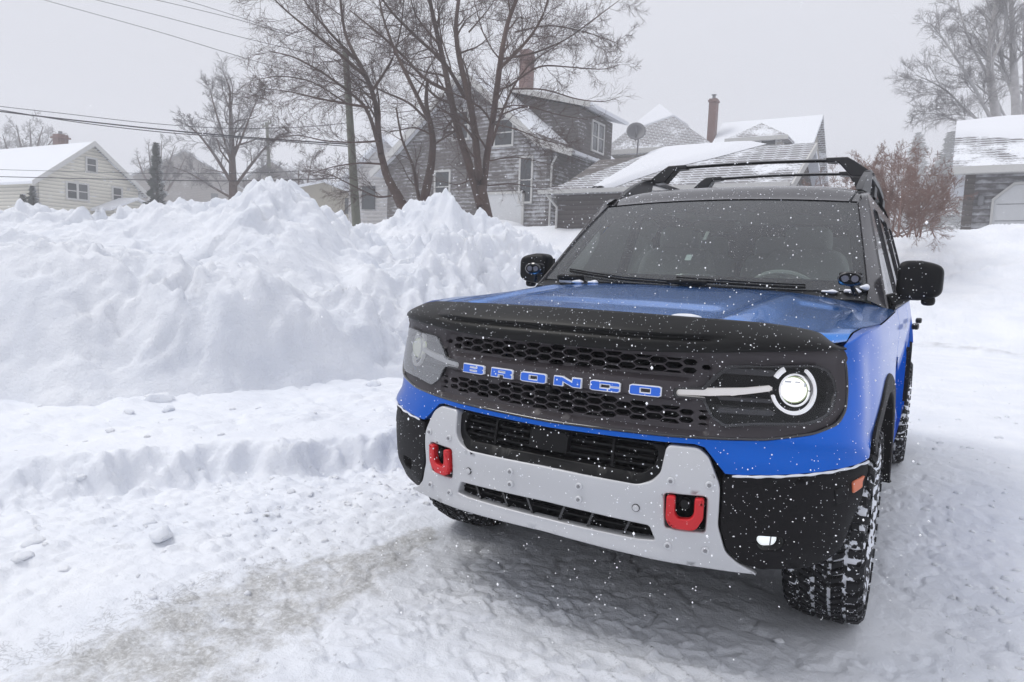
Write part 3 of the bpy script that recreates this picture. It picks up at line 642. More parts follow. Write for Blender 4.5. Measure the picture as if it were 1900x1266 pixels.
# --- hood
zsu=[.93,uy(-.5),uy(-.42),uy(-.2),uy(.1),uy(.4),uy(.66)]; zsz=[1.059,1.086,1.097,1.109,1.119,1.127,1.132]
yc=np.array([-.88,-.84,-.78,-.6,-.3,0,.2,.42,.6]); zcn=np.array([1.035,1.075,1.098,1.118,1.148,1.172,1.187,1.203,1.215])
def hoodf(s,t):
    a=np.abs(s); xf,yf,_=S(s*.93,1.05+0*s); yb=.40+.11*a**2
    y=yf+(yb-yf)*t
    yedge=float(S(.93,1.05)[1])+(0.51-float(S(.93,1.05)[1]))*t
    ue=np.interp(yedge,CC[_k0:_k1,1],CL[_k0:_k1]); ze=np.interp(ue,zsu,zsz); xe,_,_=S(ue,ze,.006)
    b=ss(t,0,.35); x=(1-b)*xf+b*s*xe
    zc=np.interp(y,yc,zcn)
    z0=np.interp(np.abs(y*0)+t,[0,1],[1.04,1.04])
    zside=ze*(1) ; 
    prof=(1-a**7)**.75
    front=ss(t,0,.07)
    top=zc-.020*a**2-.030*a**4
    z=zside+(top-zside)*prof
    z=np.where(t<.07,(1.045+.02*a**4)*(1-front)+z*front,z)
    X=np.abs(x)
    ridge=np.exp(-((X-(.50+.05*(y+.6)))/.038)**2)*(1-ss(y,.05,.30))*ss(y,-.80,-.62)
    dome=(1-ss(X,.36,.44))*(1-ss(y,.12,.22))*ss(y,-.5,-.38)
    rec=ss(X,.56,.60)*(1-ss(X,.72,.78))*ss(y,-.60,-.52)*(1-ss(y,.0,.12))
    z=z+.017*ridge+.009*dome-.012*rec
    return x,y,z
grid('hood',hoodf,np.linspace(-1,1,121),np.concatenate([np.linspace(0,.08,9)[:-1],np.linspace(.08,1,90)]),M['hoodskylit'],car)
def hedge(s):
    P=[np.array([float(q) for q in hoodf(np.array(float(s)),np.array(t))]) for t in np.linspace(.02,1,40)]; return [p+np.array([0.001*s,0,-.004]) for p in P]
for s in(1,-1): MB().tube(hedge(s),.0022,6).build('hood_gap',M['void'],car,True)
# --- bug deflector
def defl(u,t):
    a=np.abs(u); e=ss(a,.72,.935); zb=1.008+.036*ss(a,.2,.93); zt=1.124-.012*(a/.6)**2-.020*ss(a,.6,.93)-.0*e
    zt=np.maximum(zt-.028*ss(a,.80,.935),zb+.012)
    fwd=.024-.010*t-.020*ss(a,.7,.92); z=zb+(zt-zb)*t
    lean=.085*t**1.5*(1-.45*e)
    hump=.017*ss(t,.42,.52)*(1-ss(a,.45,.54))-.006*np.exp(-((t-.42)/.08)**2)*(1-ss(a,.45,.54))
    f=fwd+.016*np.sin(np.pi*t)*(1-.7*e)+hump
    x,y,_=S(u,0*z+.95,f); y=y+lean*(1-.3*e); x=x-np.sign(u)*lean*.55*e
    return x,y,z
dfl=grid('bug_deflector',defl,np.linspace(-.908,.908,150),np.linspace(0,1,26),M['deflector'],car)
md=dfl.modifiers.new('solid','SOLIDIFY'); md.thickness=.006; md.offset=-1
# --- windshield
def wsf(s,t,o=0.):
    s=np.asarray(s,float);t=np.asarray(t,float)
    bx,by,bz=.785*s,.36+.116*s*s,1.200+.006*s*s; tx,ty,tz=.668*s,.940+.054*s*s,1.658-.020*s*s
    q=.030*np.sin(np.pi*np.clip(t,0,1))*(1-.5*s*s)+o
    return bx+(tx-bx)*t,by+(ty-by)*t-q*.62,bz+(tz-bz)*t+q*.78
wfn=lambda a,b,o=0.:wsf(a,b,o)
grid('windshield',lambda a,b:wsf(a,b),np.linspace(-1,1,40),np.linspace(0,1,26),M['wind'],car)
fo=[(-1.,-.03),(1.,-.03),(1.,1.),(-1.,1.)]
fi=[(-.955,.10),(.945,.10),(.925,.70),(.90,.765),(.6,.815),(.2,.84),(.155,.845),(.11,.77),(-.11,.77),(-.155,.845),(-.2,.84),(-.6,.81),(-.91,.755),(-.95,.69)]
panel('windshield_border',fo,M['frit'],car,holes=[rnd(fi,.03)],fn=wfn,off=-.004,thick=.003,sp=.08,esp=.06,back=True)
# pillars between glass and side
def pil(s):
    mb=MB(); n=16; V=[]
    for k in range(n+1):
        t=-.06+1.07*k/n; x,y,z=[float(q) for q in wsf(s*1.0,min(max(t,0),1))]
        if t<0: z-=.04;y-=.03
        yy=.50+(1.05-.50)*k/n; zz=1.135+(1.668-1.135)*k/n; xo=.868-(zz-1.15)*.30
        V+=[(x,y,z-.01),(x+s*.006,y-.006,z+.006),(s*(xo-.012),yy-.035,zz+.004),(s*xo,yy,zz),(s*(xo-.03),yy+.03,zz-.02)]
    F=[(i*5+j,i*5+j+1,i*5+j+6,i*5+j+5) for i in range(n) for j in range(4)]
    mb.add(V,F); return mb
for s in(1,-1): pil(s).build('a_pillar',M['roof'],car,True,50)
# roof
def roofz(y): return np.interp(y,[.90,.95,1.02,1.08,1.18,1.4,1.8,2.4,3.0,3.25],[1.655,1.660,1.708,1.742,1.762,1.782,1.80,1.80,1.775,1.74])
_ry=np.linspace(.9,3.3,241); _rz=np.convolve(np.pad(roofz(_ry),3,mode='edge'),np.ones(7)/7,'valid')
def rooff(s,t):
    y0=.945+.054*s*s; y=y0+(3.22-.06*s*s-y0)*t; hw=np.interp(y,[.95,1.1,1.3,2.8,3.2],[.672,.695,.705,.70,.66])
    z=np.interp(y-.054*s*s*(1-t),_ry,_rz)-.020*s*s-(.045*np.abs(s)**8)*np.clip((y-.95)/.25,0,1)
    return s*hw,y,z
grid('roof',rooff,np.linspace(-1,1,61),np.concatenate([np.linspace(0,.2,26)[:-1],np.linspace(.2,1,30)]),M['roof'],car,flip=False)
for s in(1,-1):    # ditch mouldings
    P=[np.array([float(q) for q in rooff(np.array(s*.93),np.array(t))])+[0,0,.002] for t in np.linspace(0,.9,30)]; MB().tube(P,.0045,6).build('roof_moulding',M['black'],car,True)
P=[np.array([float(q) for q in wsf(s,1.0)])+[0,.004,.003] for s in np.linspace(-1,1,25)]; MB().tube(P,.0045,6).build('header_gap',M['void'],car,True)
# side greenhouse
def gside(sgn): return lambda y,z,o=0.: (sgn*(.868-(np.asarray(z)-1.15)*.30+o)-sgn*.10*ss(y,2.9,3.4)*1.,y+0*z,z+0*y)
gl_out=[(.46,1.12),(1.02,1.668),(1.10,1.70),(2.9,1.71),(3.16,1.62),(3.40,1.13)]
wins=[[(.70,1.17),(.76,1.26),(1.12,1.60),(1.20,1.635),(1.565,1.645),(1.575,1.165)],[(1.66,1.165),(1.65,1.645),(2.33,1.64),(2.37,1.165)],[(2.47,1.18),(2.44,1.635),(2.86,1.625),(3.00,1.20)]]
for s in(1,-1):
    panel('side_frame',gl_out,M['roof'],car,holes=[rnd(w_,.03) for w_ in wins],fn=gside(s),off=0,thick=.03,sp=.1,esp=.06)
    for w_ in wins:
        g_=panel('side_window',rnd([(a,b) for a,b in w_],.03),M['side'] if w_ is wins[0] else M['rearglass'],car,fn=gside(s),off=-.012,thick=.004,sp=.12,esp=.08)
    MB().tube([(s*.884,.55,1.14),(s*.890,1.5,1.15),(s*.885,2.6,1.152),(s*.84,3.3,1.14)],.010,8).build('belt_moulding',M['black'],car,True)
# tailgate glass and frame
mb=MB(); mb.add([(-.80,3.40,1.13),(.80,3.40,1.13),(.66,3.16,1.79),(-.66,3.16,1.79)],[(0,1,2,3)]); tg=mb.build('tailgate_frame',M['roof'],car)
mb=MB(); mb.add([(-.66,3.395,1.20),(.66,3.395,1.20),(.54,3.225,1.67),(-.54,3.225,1.67)],[(0,1,2,3)]); 
mb.build('rear_window',M['gloss'],car)
# --- interior
mb=MB(); mb.add(*sell((0,.60,1.13),(.76,.22,.07),(.5,.4),12)); mb.build('dashboard',M['interior'],car,True)
mb=MB(); mb.add(*sell((0,.64,1.20),(.14,.02,.06),(.4,.4),8)); mb.build('screen',M['gloss'],car,True)
mb=MB(); c=np.array([.38,.86,1.13]); ax=np.array([0,.82,.57]); a=np.array([1,0,0]); b_=np.cross(ax,a); mb.tube([c+.185*(math.cos(t)*a+math.sin(t)*b_) for t in np.linspace(0,2*math.pi,33)],.014,8,False)
mb.tube([c-.18*a,c+.0*a,c+.18*a],.014,6); mb.tube([c,c-.17*b_],.016,6); mb.build('steering_wheel',M['interior'],car,True)
def seat(x,y,wd=.26):
    st=empty('seat'); st.parent=car
    MB().add(*sell((x,y+.1,.78),(wd,.27,.10),(.4,.4),10)).build('cushion',M['seat'],st,True)
    MB().add(*sell((x,y+.40,1.10),(wd,.09,.33),(.35,.35),12,lambda v:[v[0]*(1-.15*max(0,v[2]/.33)),v[1]+v[2]*.25,v[2]])).build('backrest',M['seat'],st,True)
    MB().add(*sell((x,y+.50,1.47),(.13,.05,.09),(.5,.5),10)).build('headrest',M['seat'],st,True)
for x in(-.38,.38): seat(x,1.0)
for x in(-.45,0,.45): seat(x,1.95,.22)
mb=MB(); mb.box((-.8,.55,.40),(.8,3.3,.46)); mb.build('floor_pan',M['interior'],car,bev=.01)
mb=MB(); V=[]; mb.add(*sell((0,.93,1.52),(.13,.015,.035),(.4,.5),10)); mb.build('rear_view_mirror',M['gloss'],car,True)
def hl_(s,t): x,y,z=rooff(s,t); return x*.97,y+.02,z-.045
grid('headliner',hl_,np.linspace(-1,1,21),np.linspace(0.03,1,20),M['interior'],car)
MB().box((-.8,-.55,.45),(.8,.42,.9)).build('engine_block',M['void'],car,bev=.02)
MB().box((-.60,-.42,.26),(.60,3.2,.40)).build('underbody',M['void'],car,bev=.03)
panel('toll_tag',CS([(-.035,.245),(.005,.245),(.005,.30),(-.035,.30)],.004),mat('tag_white',(.5,.55,.55),.6),car,fn=wfn,off=-.006,thick=.001,sp=.1,back=True)
panel('toll_tag',CS([(.028,.46),(.052,.46),(.052,.56),(.028,.56)],.004),M['interior'],car,fn=wfn,off=-.006,thick=.001,sp=.1,back=True)
# wipers
def wiper(P,name='wiper'):
    o=MB().tube(P,.006,6).tube([np.array(p)+[0,-.012,.012] for p in P],[.004]*len(P),6); return o
W_=lambda s,t,o=.014: np.array([float(q) for q in wsf(s,t,o)])
w1=wiper([W_(-.82,.075),W_(-.6,.04),W_(-.35,.01),W_(-.05,-.005)]).build('wiper',M['black'],car,True)
MB().add(*sell(tuple(W_(-.76,-.02,.03)),(.075,.028,.018),(.6,.6),8)).build('pivot_cap',M['black'],w1,True)
w2=wiper([W_(-.02,.03),W_(.2,.018),W_(.45,.006),W_(.7,.0)]).build('wiper',M['black'],car,True)
MB().add(*sell(tuple(W_(.05,-.005,.025)),(.10,.02,.012),(.6,.6),8)).build('pivot_cap',M['black'],w2,True)
mb=MB(); 
V=[];n=24
for k in range(n+1):
    s=-1+2*k/n; x,y,z=[float(q) for q in wsf(s,0)]; V+=[(x,y-.11,z-.035),(x,y-.02,z-.010),(x,y+.02,z+.002)]
mb.add(V,[(i*3+j,i*3+3+j,i*3+4+j,i*3+1+j) for i in range(n) for j in(0,1)]); mb.build('cowl',M['black'],car,True)
# settled snow
for s_,t_,a,b in((-.78,-.03,.05,.016),(-.70,-.035,.035,.012),(-.58,-.03,.03,.010),(.82,-.03,.035,.008),(.93,-.02,.035,.012),(.99,.02,.02,.012)):
    q=W_(s_,t_,.012); MB().add(*sell(tuple(q),(a,.028,b),(1.,.9),10,lambda v:[v[0],v[1]+.006*math.sin(v[0]*190),v[2]*(1+.35*math.sin(v[0]*130))])).build('settled_snow',M['roofsnow'],car,True,80)
q=[float(v) for v in hoodf(np.array(.40),np.array(.13))]; MB().add(*sell((q[0],q[1],q[2]+.004),(.05,.022,.010),(1,.9),10,lambda v:[v[0],v[1]+.005*math.sin(v[0]*150),v[2]])).build('settled_snow',M['roofsnow'],car,True,80)
# mirrors
for s in(1,-1):
    V,F=sell((s*.972,.715,1.268),(.090,.07,.082),(.45,.5),20,lambda v:[v[0],v[1]-.02*abs(v[0])/.09,v[2]*(1-.22*max(0,s*v[0]/.09))+(-.012 if v[2]<0 else 0)])
    mr=MB().add(V,F).build('door_mirror',M['black'],car,True,60)
    MB().tube([(s*.86,.66,1.165),(s*.91,.68,1.185),(s*.95,.70,1.205)],[.034,.028,.022],10).build('mirror_arm',M['black'],mr,True)
    MB().add(*sell((s*1.01,.70,1.175),(.028,.03,.022),(.7,.7),8)).build('mirror_camera_pod',M['black'],mr,True)
    MB().add([(s*x,.785,z) for x,z in((.90,1.21),(1.04,1.22),(1.04,1.31),(.90,1.325))],[(0,1,2,3)]).build('mirror_glass',M['chrome'],mr)
# ditch lights
for s in(1,-1):
    c=(s*.738,.268,1.257)
    dl=MB().add(*sell(c,(.045,.026,.027),(.35,.35),12)).build('ditch_light',M['black'],car,True,50)
    for q in(-1,1): MB().tube([(c[0]+q*.018,c[1]-.022,c[2]),(c[0]+q*.018,c[1]-.029,c[2])],[.0155,.0135],16).build('light_lens',M['chrome'] if 0 else mat('clear_lens',(.10,.10,.12),.15,coat=.3),dl,True,30)
    MB().tube([(c[0]+s*.0,c[1]+.01,c[2]-.02),(c[0]+s*.02,c[1]+.04,c[2]-.062)],[.008,.012],6).build('bracket',M['black'],dl,True)
    MB().add([(c[0]+x,c[1]-.026+abs(x)*.05,c[2]+z) for x,z in [(.047*math.cos(a)*1.0,.03*math.sin(a)) for a in np.linspace(0,2*math.pi,25)[:-1]]]+[(c[0]+x,c[1]-.032+abs(x)*.05,c[2]+z) for x,z in [(.040*math.cos(a),.023*math.sin(a)) for a in np.linspace(0,2*math.pi,25)[:-1]]],[(i,(i+1)%24,24+(i+1)%24,24+i) for i in range(24)]).build('bezel',M['gloss'],dl,True)
# roof rails + crossbars
for s in(1,-1):
    P=[(s*.655,1.50,1.855),(s*.655,1.60,1.872),(s*.652,1.75,1.874),(s*.65,2.3,1.880),(s*.645,2.75,1.868),(s*.63,2.97,1.80)]
    mb=MB()
    n=len(P); V=[]
    hgt=[.05,.03,.02,.018,.022,.02]
    for p,h in zip(P,hgt): V+=[(p[0]-.018,p[1],p[2]-h),(p[0]+.018,p[1],p[2]-h),(p[0]+.015,p[1],p[2]+.012),(p[0]-.015,p[1],p[2]+.012)]
    mb.add(V,[(i*4+j,i*4+(j+1)%4,i*4+4+(j+1)%4,i*4+4+j) for i in range(n-1) for j in range(4)]+[(0,1,2,3),tuple(range(n*4-4,n*4))])
    mb.prism([(1.15,1.722),(1.20,1.752),(1.34,1.812),(1.52,1.868),(1.62,1.884),(1.72,1.884),(1.64,1.84),(1.60,1.745),(1.4,1.74)],lambda y,z:(s*.637,y,z),lambda y,z:(s*.672,y,z))
    for yy in(2.1,2.85): mb.box((s*.645-.016,yy-.09,1.72),(s*.645+.016,yy+.09,1.85))
    mb.build('roof_rail',M['rack'],car,True,40,bev=.005)
for y,z,ww in((1.672,1.955,.525),(2.454,1.985,.50)):
    n=20; P=[(ww*x,y,z+.012*(1-x*x)-.0) for x in np.linspace(-.88,.88,n)]
    mb=MB(); V=[]
    for p in P: V+=[(p[0],p[1]-.030,p[2]),(p[0],p[1]-.012,p[2]-.011),(p[0],p[1]+.03,p[2]-.006),(p[0],p[1]+.03,p[2]+.004),(p[0],p[1]-.01,p[2]+.009)]
    mb.add(V,[(i*5+j,i*5+(j+1)%5,i*5+5+(j+1)%5,i*5+5+j) for i in range(n-1) for j in range(5)])
    cb=mb.build('crossbar',M['rack'],car,True,50)
    for s in(1,-1):
        q=s; A=[(ww*.80*q,z+.016),(ww*.80*q,z-.008),(ww*.93*q,z-.014),(ww*1.06*q,1.862),(ww*1.19*q if y<2 else ww*1.24*q,1.856),(ww*1.30*q if y<2 else ww*1.33*q,1.866),(ww*1.10*q,z-.012),(ww*1.02*q,z+.014)]
        MB().prism(A,lambda x,zz:(x,y-.045,zz),lambda x,zz:(x,y+.045,zz)).build('crossbar_foot',M['rack'],cb,bev=.005)
# --- wheels
def wheel(cx,cy,s):
    wh=empty('wheel',(0,0,0)); wh.parent=car
    cz=.366; prof=[(-.105,.215),(-.118,.25),(-.122,.29),(-.116,.325),(-.100,.344),(-.06,.350),(0,.352),(.06,.350),(.100,.344),(.116,.325),(.122,.29),(.118,.25),(.105,.215)]
    n=64; V=[];F=[];m=len(prof)
    for i in range(n):
        t=2*math.pi*i/n
        for x,r in prof: V.append((cx+x,cy+r*math.sin(t),cz+r*math.cos(t)))
    for i in range(n):
        for j in range(m-1): F.append((i*m+j,((i+1)%n)*m+j,((i+1)%n)*m+j+1,i*m+j+1))
    ty=MB().add(V,F).build('tyre',M['tyresnow'],wh,True,60)
    mb=MB(); N=38
    def lug(t,x0,x1,dt,r0,r1,sk=0.,x1r=None):
        V=[]
        for r,sh in((r0,1.),(r1,.82)):
            for x,st in((x0,-1),(x1,-1),(x1,1),(x0,1)):
                tt=t+st*dt/2*sh+sk*(x-(x0+x1)/2); xm=(x0+x1)/2; xx=xm+(x-xm)*sh; rr=r-(.012 if abs(xx)>.098 else (.004 if abs(xx)>.075 else 0))
                V.append((cx+xx,cy+rr*math.sin(tt),cz+rr*math.cos(tt)))
        mb.add(V,[(0,1,5,4),(1,2,6,5),(2,3,7,6),(3,0,4,7),(4,5,6,7)])
    for i in range(N):
        t=2*math.pi*i/N; d=2*math.pi/N; j=(i*37%5-2)*.004
        for q in(-1,1):
            lug(t+j+(d/2 if q>0 else 0),q*.076,q*.118,d*(.62 if i%2 else .5),.340,.366)
            # side biters
            a0=t+(d/2 if q>0 else 0); V=[]
            for tt in(a0-d*.28,a0+d*.2):
                for x,r in((.116,.350),(.127,.336),(.128,.318-.02*(i%2)),(.118,.31-.02*(i%2))): V.append((cx+q*x,cy+r*math.sin(tt),cz+r*math.cos(tt)))
            mb.add(V,[(0,1,5,4),(1,2,6,5),(2,3,7,6),(0,1,2,3),(4,5,6,7)])
            for h in(-.25,.25):
                lug(t+h*d+j,q*.030,q*.068,d*.34,.342,.367,q*1.3)
        for h in(-.25,.25): lug(t+h*d,-.020,.022,d*.34,.342,.367,-1.6)
    mb.build('tread',M['tread'],ty)
    # rim
    mb=MB(); V=[];F=[]; pr=[(.10*s,.222),(.085*s,.205),(-.09*s,.20),(-.10*s,.218)]
    for i in range(40):
        t=2*math.pi*i/40
        for x,r in pr: V.append((cx+x,cy+r*math.sin(t),cz+r*math.cos(t)))
    F=[(i*4+j,((i+1)%40)*4+j,((i+1)%40)*4+j+1,i*4+j+1) for i in range(40) for j in range(3)]; mb.add(V,F)
    for k in range(5):
        t=2*math.pi*k/5
        for w2 in(-.22,.22):
            P=[(cx+s*.075,cy+r*math.sin(t+w2*(r/.2)),cz+r*math.cos(t+w2*(r/.2))) for r in(.03,.11,.205)]; mb.tube(P,[.026,.02,.018],6)
    mb.tube([(cx+s*.03,cy,cz),(cx+s*.09,cy,cz)],[.06,.045],16)
    mb.tube([(cx-s*.02,cy,cz),(cx-s*.01,cy,cz)],[.15,.15],24)
    mb.build('rim',M['rack'],wh,True,40)
# tyre carcass with packed snow
_m,_t,_b=newmat('tyre_carcass'); _g1=_t.nodes.new('ShaderNodeNewGeometry'); _n=nd(_t,'ShaderNodeTexNoise',Scale=34.,Detail=4.); _t.links.new(_g1.outputs['Position'],_n.inputs['Vector'])
_t.links.new(ramp(_t,_n.outputs[0],[(.48,(.010,.010,.012,1)),(.52,(.80,.82,.87,1))]),_b.inputs['Base Color']); _b.inputs['Roughness'].default_value=.8; M['tyresnow']=_m
_m,_t,_b=newmat('tread_rubber'); _g1=_t.nodes.new('ShaderNodeNewGeometry'); _n=nd(_t,'ShaderNodeTexNoise',Scale=42.,Detail=5.,Roughness=.65); _t.links.new(_g1.outputs['Position'],_n.inputs['Vector'])
_f=math_(_t,'MAXIMUM',math_(_t,'GREATER_THAN',_n.outputs[0],.63),specks(_t,210,.12,.18)); _t.links.new(mixc(_t,_f,(.007,.007,.009,1),(.78,.80,.85,1)),_b.inputs['Base Color']); _b.inputs['Roughness'].default_value=.6; _b.inputs['Specular IOR Level'].default_value=.3; M['tread']=_m
for y in(-.065,2.64):
    for s in(1,-1): wheel(s*(.788 if y<1 else .812),y,s)
# ================================================================ TERRAIN
def G(x,y):
    a=.95*ss(y,12.2,15.5)+1.95*ss(y,15.0,21.0)
    b=1.3*ss(-x,8.5,12)+.75*ss(-x,12,20)+.7*ss(-x,24,36)
    h=np.maximum(a,b)+.25*np.minimum(a,b)*0
    h=h+.0*x
    far=ss(np.hypot(x,y),60,160)*2.5
    h=np.where(np.hypot(x,y)>25,h+.35*fbm(x*.08,y*.08),h)+far
    # low step pushed up by the plough, left of the car
    yl=np.array([-6,-1.9,-1.35,-.45,.35,1.3,3.,7,12]); xl=np.array([-4.6,-3.3,-2.80,-2.34,-1.72,-1.62,-1.6,-1.5,-1.5])
    d=np.interp(y,yl,xl)+.22*fbm(y*1.3,x*.4,3.)+.10*fbm(x*4,y*4,5.,o=4)-x
    h=h+.17*ss(d,.0,.20+.35*ss(-y,.5,1.6))*(1-ss(y,11,13)*.0)
    return h
def Gd(x,y):                 # small relief of the packed snow
    yl=np.array([-6,-1.9,-1.35,-.45,.35,1.3,3.,7,12]); xl=np.array([-4.6,-3.3,-2.80,-2.34,-1.72,-1.62,-1.6,-1.5,-1.5])
    d=np.interp(y,yl,xl)-x; lane=1-ss(d,-1.1,-.15)
    car_=ss(x,-.95,-.6)*(1-ss(x,.65,.99))
    rub=np.exp(-((d-.02)/.22)**2)                         # face of the step
    rub2=ss(-x,.85,1.5)*(1-ss(d,-.3,.05))                  # crumbs between step and wheel
    br=ss(x-1.15-.35*(y+.9),-.35,.35)*ss(y,-1.6,-.6)*(1-ss(y,1.5,3.)) # churned snow bottom right
    shf=ss(d,.35,.8)*ss(-x,1.6,2.2)*(1-ss(y,9,11))
    edge=np.exp(-((y-12.6)/.5)**2)*ss(x,.5,1.5)
    h=.006*fbm(x*1.3,y*1.3,1.)+.004*fbm(x*6,y*6,2.,o=3)
    h=h+rub*(.035*billow(x*5,y*5,4.)+.04*fbm(x*2.3,y*2.3,14.)+.03*fbm(x*14,y*14,1.,o=3))
    h=h+rub2*.022*cells(x*9,y*9)*(fbm(x*1.7,y*1.7,8.)>-.1)+rub2*.010*cells(x*23,y*23,5)
    h=h+br*(.03*cells(x*7,y*7,9)*ss(fbm(x*1.1,y*1.1,6.),-.2,.3)+.014*cells(x*19,y*19,3)+.012*fbm(x*9,y*9,7.,o=4))
    h=h+.012*cells(x*15,y*15,2)*ss(fbm(x*.9,y*.9,12.),.15,.5)*lane*.6
    h=h+shf*(.045*fbm(x*1.6,y*1.6,33.,o=4)+.035*cells(x*4.5,y*4.5,21)*ss(fbm(x*1.3,y*1.3,36.),-.05,.25)+.012*cells(x*13,y*13,22))
    h=h+.09*edge*(fbm(x*.8,y*3,2.)+.5)
    # tread prints in front of the bumper
    tr=ss(y,-2.6,-2.)*(1-ss(y,-.75,-.45))*ss(x,-.75,-.3)*(1-ss(x,.85,1.1))
    ax_,ay_=np.cos(.30),np.sin(.30); al=x*ax_+y*ay_; ac=-x*ay_+y*ax_; tw=np.abs(((ac*9)%1)-.5)
    l1=np.clip(np.sin(al*2*np.pi/.10+tw*7+1.2*fbm(x*3,y*3,5.)),0,1)**5; l2=np.clip(np.cos(ac*2*np.pi*9),0,1)**9
    h=h+tr*.018*np.maximum(l1,.7*l2)*ss(fbm(x*1.7,y*1.7,3.),-.35,.1)
    pk=np.abs(fbm(x*2.2,y*2.2,31.,o=5)); h=h+.010*ss(pk,.0,.12)*lane+.006*fbm(x*11,y*11,8.,o=4)*lane
    for xc in(-.80,.80): h=h+(.010*np.exp(-((np.abs(x-xc)-.14)/.03)**2)-.010*np.exp(-((x-xc)/.11)**2))*ss(-y,-1.,.1)*0
    h=h+.05*fbm(x*.9,y*.9,4.,o=5)*ss(y,11.5,14)*(1-ss(y,30,50))+.02*np.clip(fbm(x*3,y*3,2.),0,1)*ss(y,12,14)
    h=h+.30*(1-np.abs(fbm(x*.33+4,y*.45,17.,o=3)))**3*ss(y,13.2,15.5)*(1-ss(y,20,23))*ss(x,1.,2.5)-.1*ss(y,13.2,15.5)*ss(x,1.,2.5)*(1-ss(y,20,23))+.05*cells(x*3,y*3,8)*ss(fbm(x*.6,y*.6,3.),.0,.3)*ss(y,12.4,13.5)*(1-ss(y,18,20))
    return h
def axisv(parts):
    o=[]
    for a,b,n in parts: o+=list(np.linspace(a,b,n,endpoint=False))
    o.append(parts[-1][1]); return np.array(o)
gx=axisv([(-260,-60,22),(-60,-20,30),(-20,-6,50),(-6,-3.1,80),(-3.1,-1.1,115),(-1.1,1.2,255),(1.2,2.6,85),(2.6,8,90),(8,25,40),(25,260,36)])
gy=axisv([(-120,-8,14),(-8,-2.4,60),(-2.4,-1.4,60),(-1.4,-.4,120),(-.4,1.2,100),(1.2,4,90),(4,11.5,100),(11.5,24,160),(24,60,50),(60,400,40)])
X,Y=np.meshgrid(gx,gy,indexing='ij'); Z=G(X,Y)+Gd(X,Y)
# keep ground flat under the tyres
for tx in(-.806,.806):
    for ty in(-.03,2.64):
        k_=1-ss(np.maximum(np.abs(X-tx)/.18,np.abs(Y-ty)/.24),.9,1.5); Z=Z*(1-k_)+(.002)*k_
V=np.stack([X,Y,Z],-1).reshape(-1,3); I=np.arange(X.size).reshape(X.shape)
Fq=np.ascontiguousarray(np.stack([I[:-1,:-1],I[1:,:-1],I[1:,1:],I[:-1,1:]],-1).reshape(-1,4))
gr=mesh('snowy_ground',V,Fq,M['ground']); gr['kind']='structure'
def segd(x,y,P,wd):      # soft distance to polyline, width per point
    o=np.zeros(x.shape)
    for (a,b,w0),(c,d,w1) in zip(P[:-1],P[1:]):
        t=np.clip(((x-a)*(c-a)+(y-b)*(d-b))/((c-a)**2+(d-b)**2),0,1); ww=w0+(w1-w0)*t
        o=np.maximum(o,1-np.hypot(x-a-t*(c-a),y-b-t*(d-b))/ww/wd)
    return np.clip(o,0,1)
def gp(px,py):
    r_=CF+CR*(px-950)/FPX+CU*(633-py)/FPX; t=-CAM[2]/r_[2]; return CAM[0]+r_[0]*t,CAM[1]+r_[1]*t
x,y=V[:,0],V[:,1]
P1=[(*gp(60,1330),.16),(*gp(330,1210),.20),(*gp(480,1130),.20),(*gp(610,1075),.17),(*gp(720,1040),.10),(*gp(790,990),.05)]
P2=[(*gp(-60,1250),.16),(*gp(120,1205),.17),(*gp(300,1120),.12),(*gp(420,1070),.10),(*gp(560,1035),.06)]
P3=[(*gp(480,1266),.03),(*gp(560,1222),.025),(*gp(610,1200),.02)]
A=np.zeros((len(V),4),np.float32); A[:,3]=1
A[:,0]=np.clip(segd(x,y,P1,2.6)*1.0,0,.66)
A[:,1]=np.maximum(segd(x,y,P2,2.2)*.66,segd(x,y,P3,1.6)*.6)
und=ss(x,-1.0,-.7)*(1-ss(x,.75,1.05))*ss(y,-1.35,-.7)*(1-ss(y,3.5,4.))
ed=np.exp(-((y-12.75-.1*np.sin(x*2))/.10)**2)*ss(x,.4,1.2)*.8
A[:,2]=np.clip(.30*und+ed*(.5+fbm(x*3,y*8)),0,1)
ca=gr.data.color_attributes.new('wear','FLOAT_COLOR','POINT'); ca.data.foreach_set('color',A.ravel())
# ---- ploughed snow bank
def pr(px,py,r):         # point at horizontal range r
    d=CF+CR*(px-950)/FPX+CU*(633-py)/FPX; return CAM+d*(r/math.hypot(d[0],d[1]))
cps=[]; amps=[]
def CP(amp,L_):
    for px,py,r in L_: cps.append(pr(px,py,r)); amps.append(amp)
CP(1.,[(-260,400,12),(-160,395,12),(-60,388,11.5),(30,386,11.5),(110,386,11.3),(200,402,11),(262,397,10.8),(305,386,10.4)])
CREST=[(110,386,11.3),(262,397,10.8),(342,352,10.1),(374,350,10.),(402,378,9.9),(440,352,9.7),(515,328,9.1),(585,368,9.5),(625,396,9.9),(662,424,10.4),(700,406,11.2),(740,384,11.4),(800,378,11.4),(852,382,11.2),(905,408,11.9),(975,442,12.4)]
CP(1.,[(342,352,10.1),(374,350,10.),(402,376,9.9),(440,350,9.7),(470,338,9.4),(515,326,9.1),(548,342,9.2),(585,368,9.5),(625,396,9.9),(662,422,10.4),(700,404,11.2),(740,382,11.4),(800,376,11.4),(852,380,11.2),(868,402,11.5),(905,405,11.9),(940,418,12.2),(975,440,12.4)])
CP(.9,[(-250,520,7.6),(-100,505,7.2),(0,500,6.95),(70,498,6.85),(150,490,6.85),(230,520,6.75),(330,525,6.7),(420,520,6.65),(480,515,6.65),(470,440,7.9),(480,390,8.5),(500,350,8.9)])
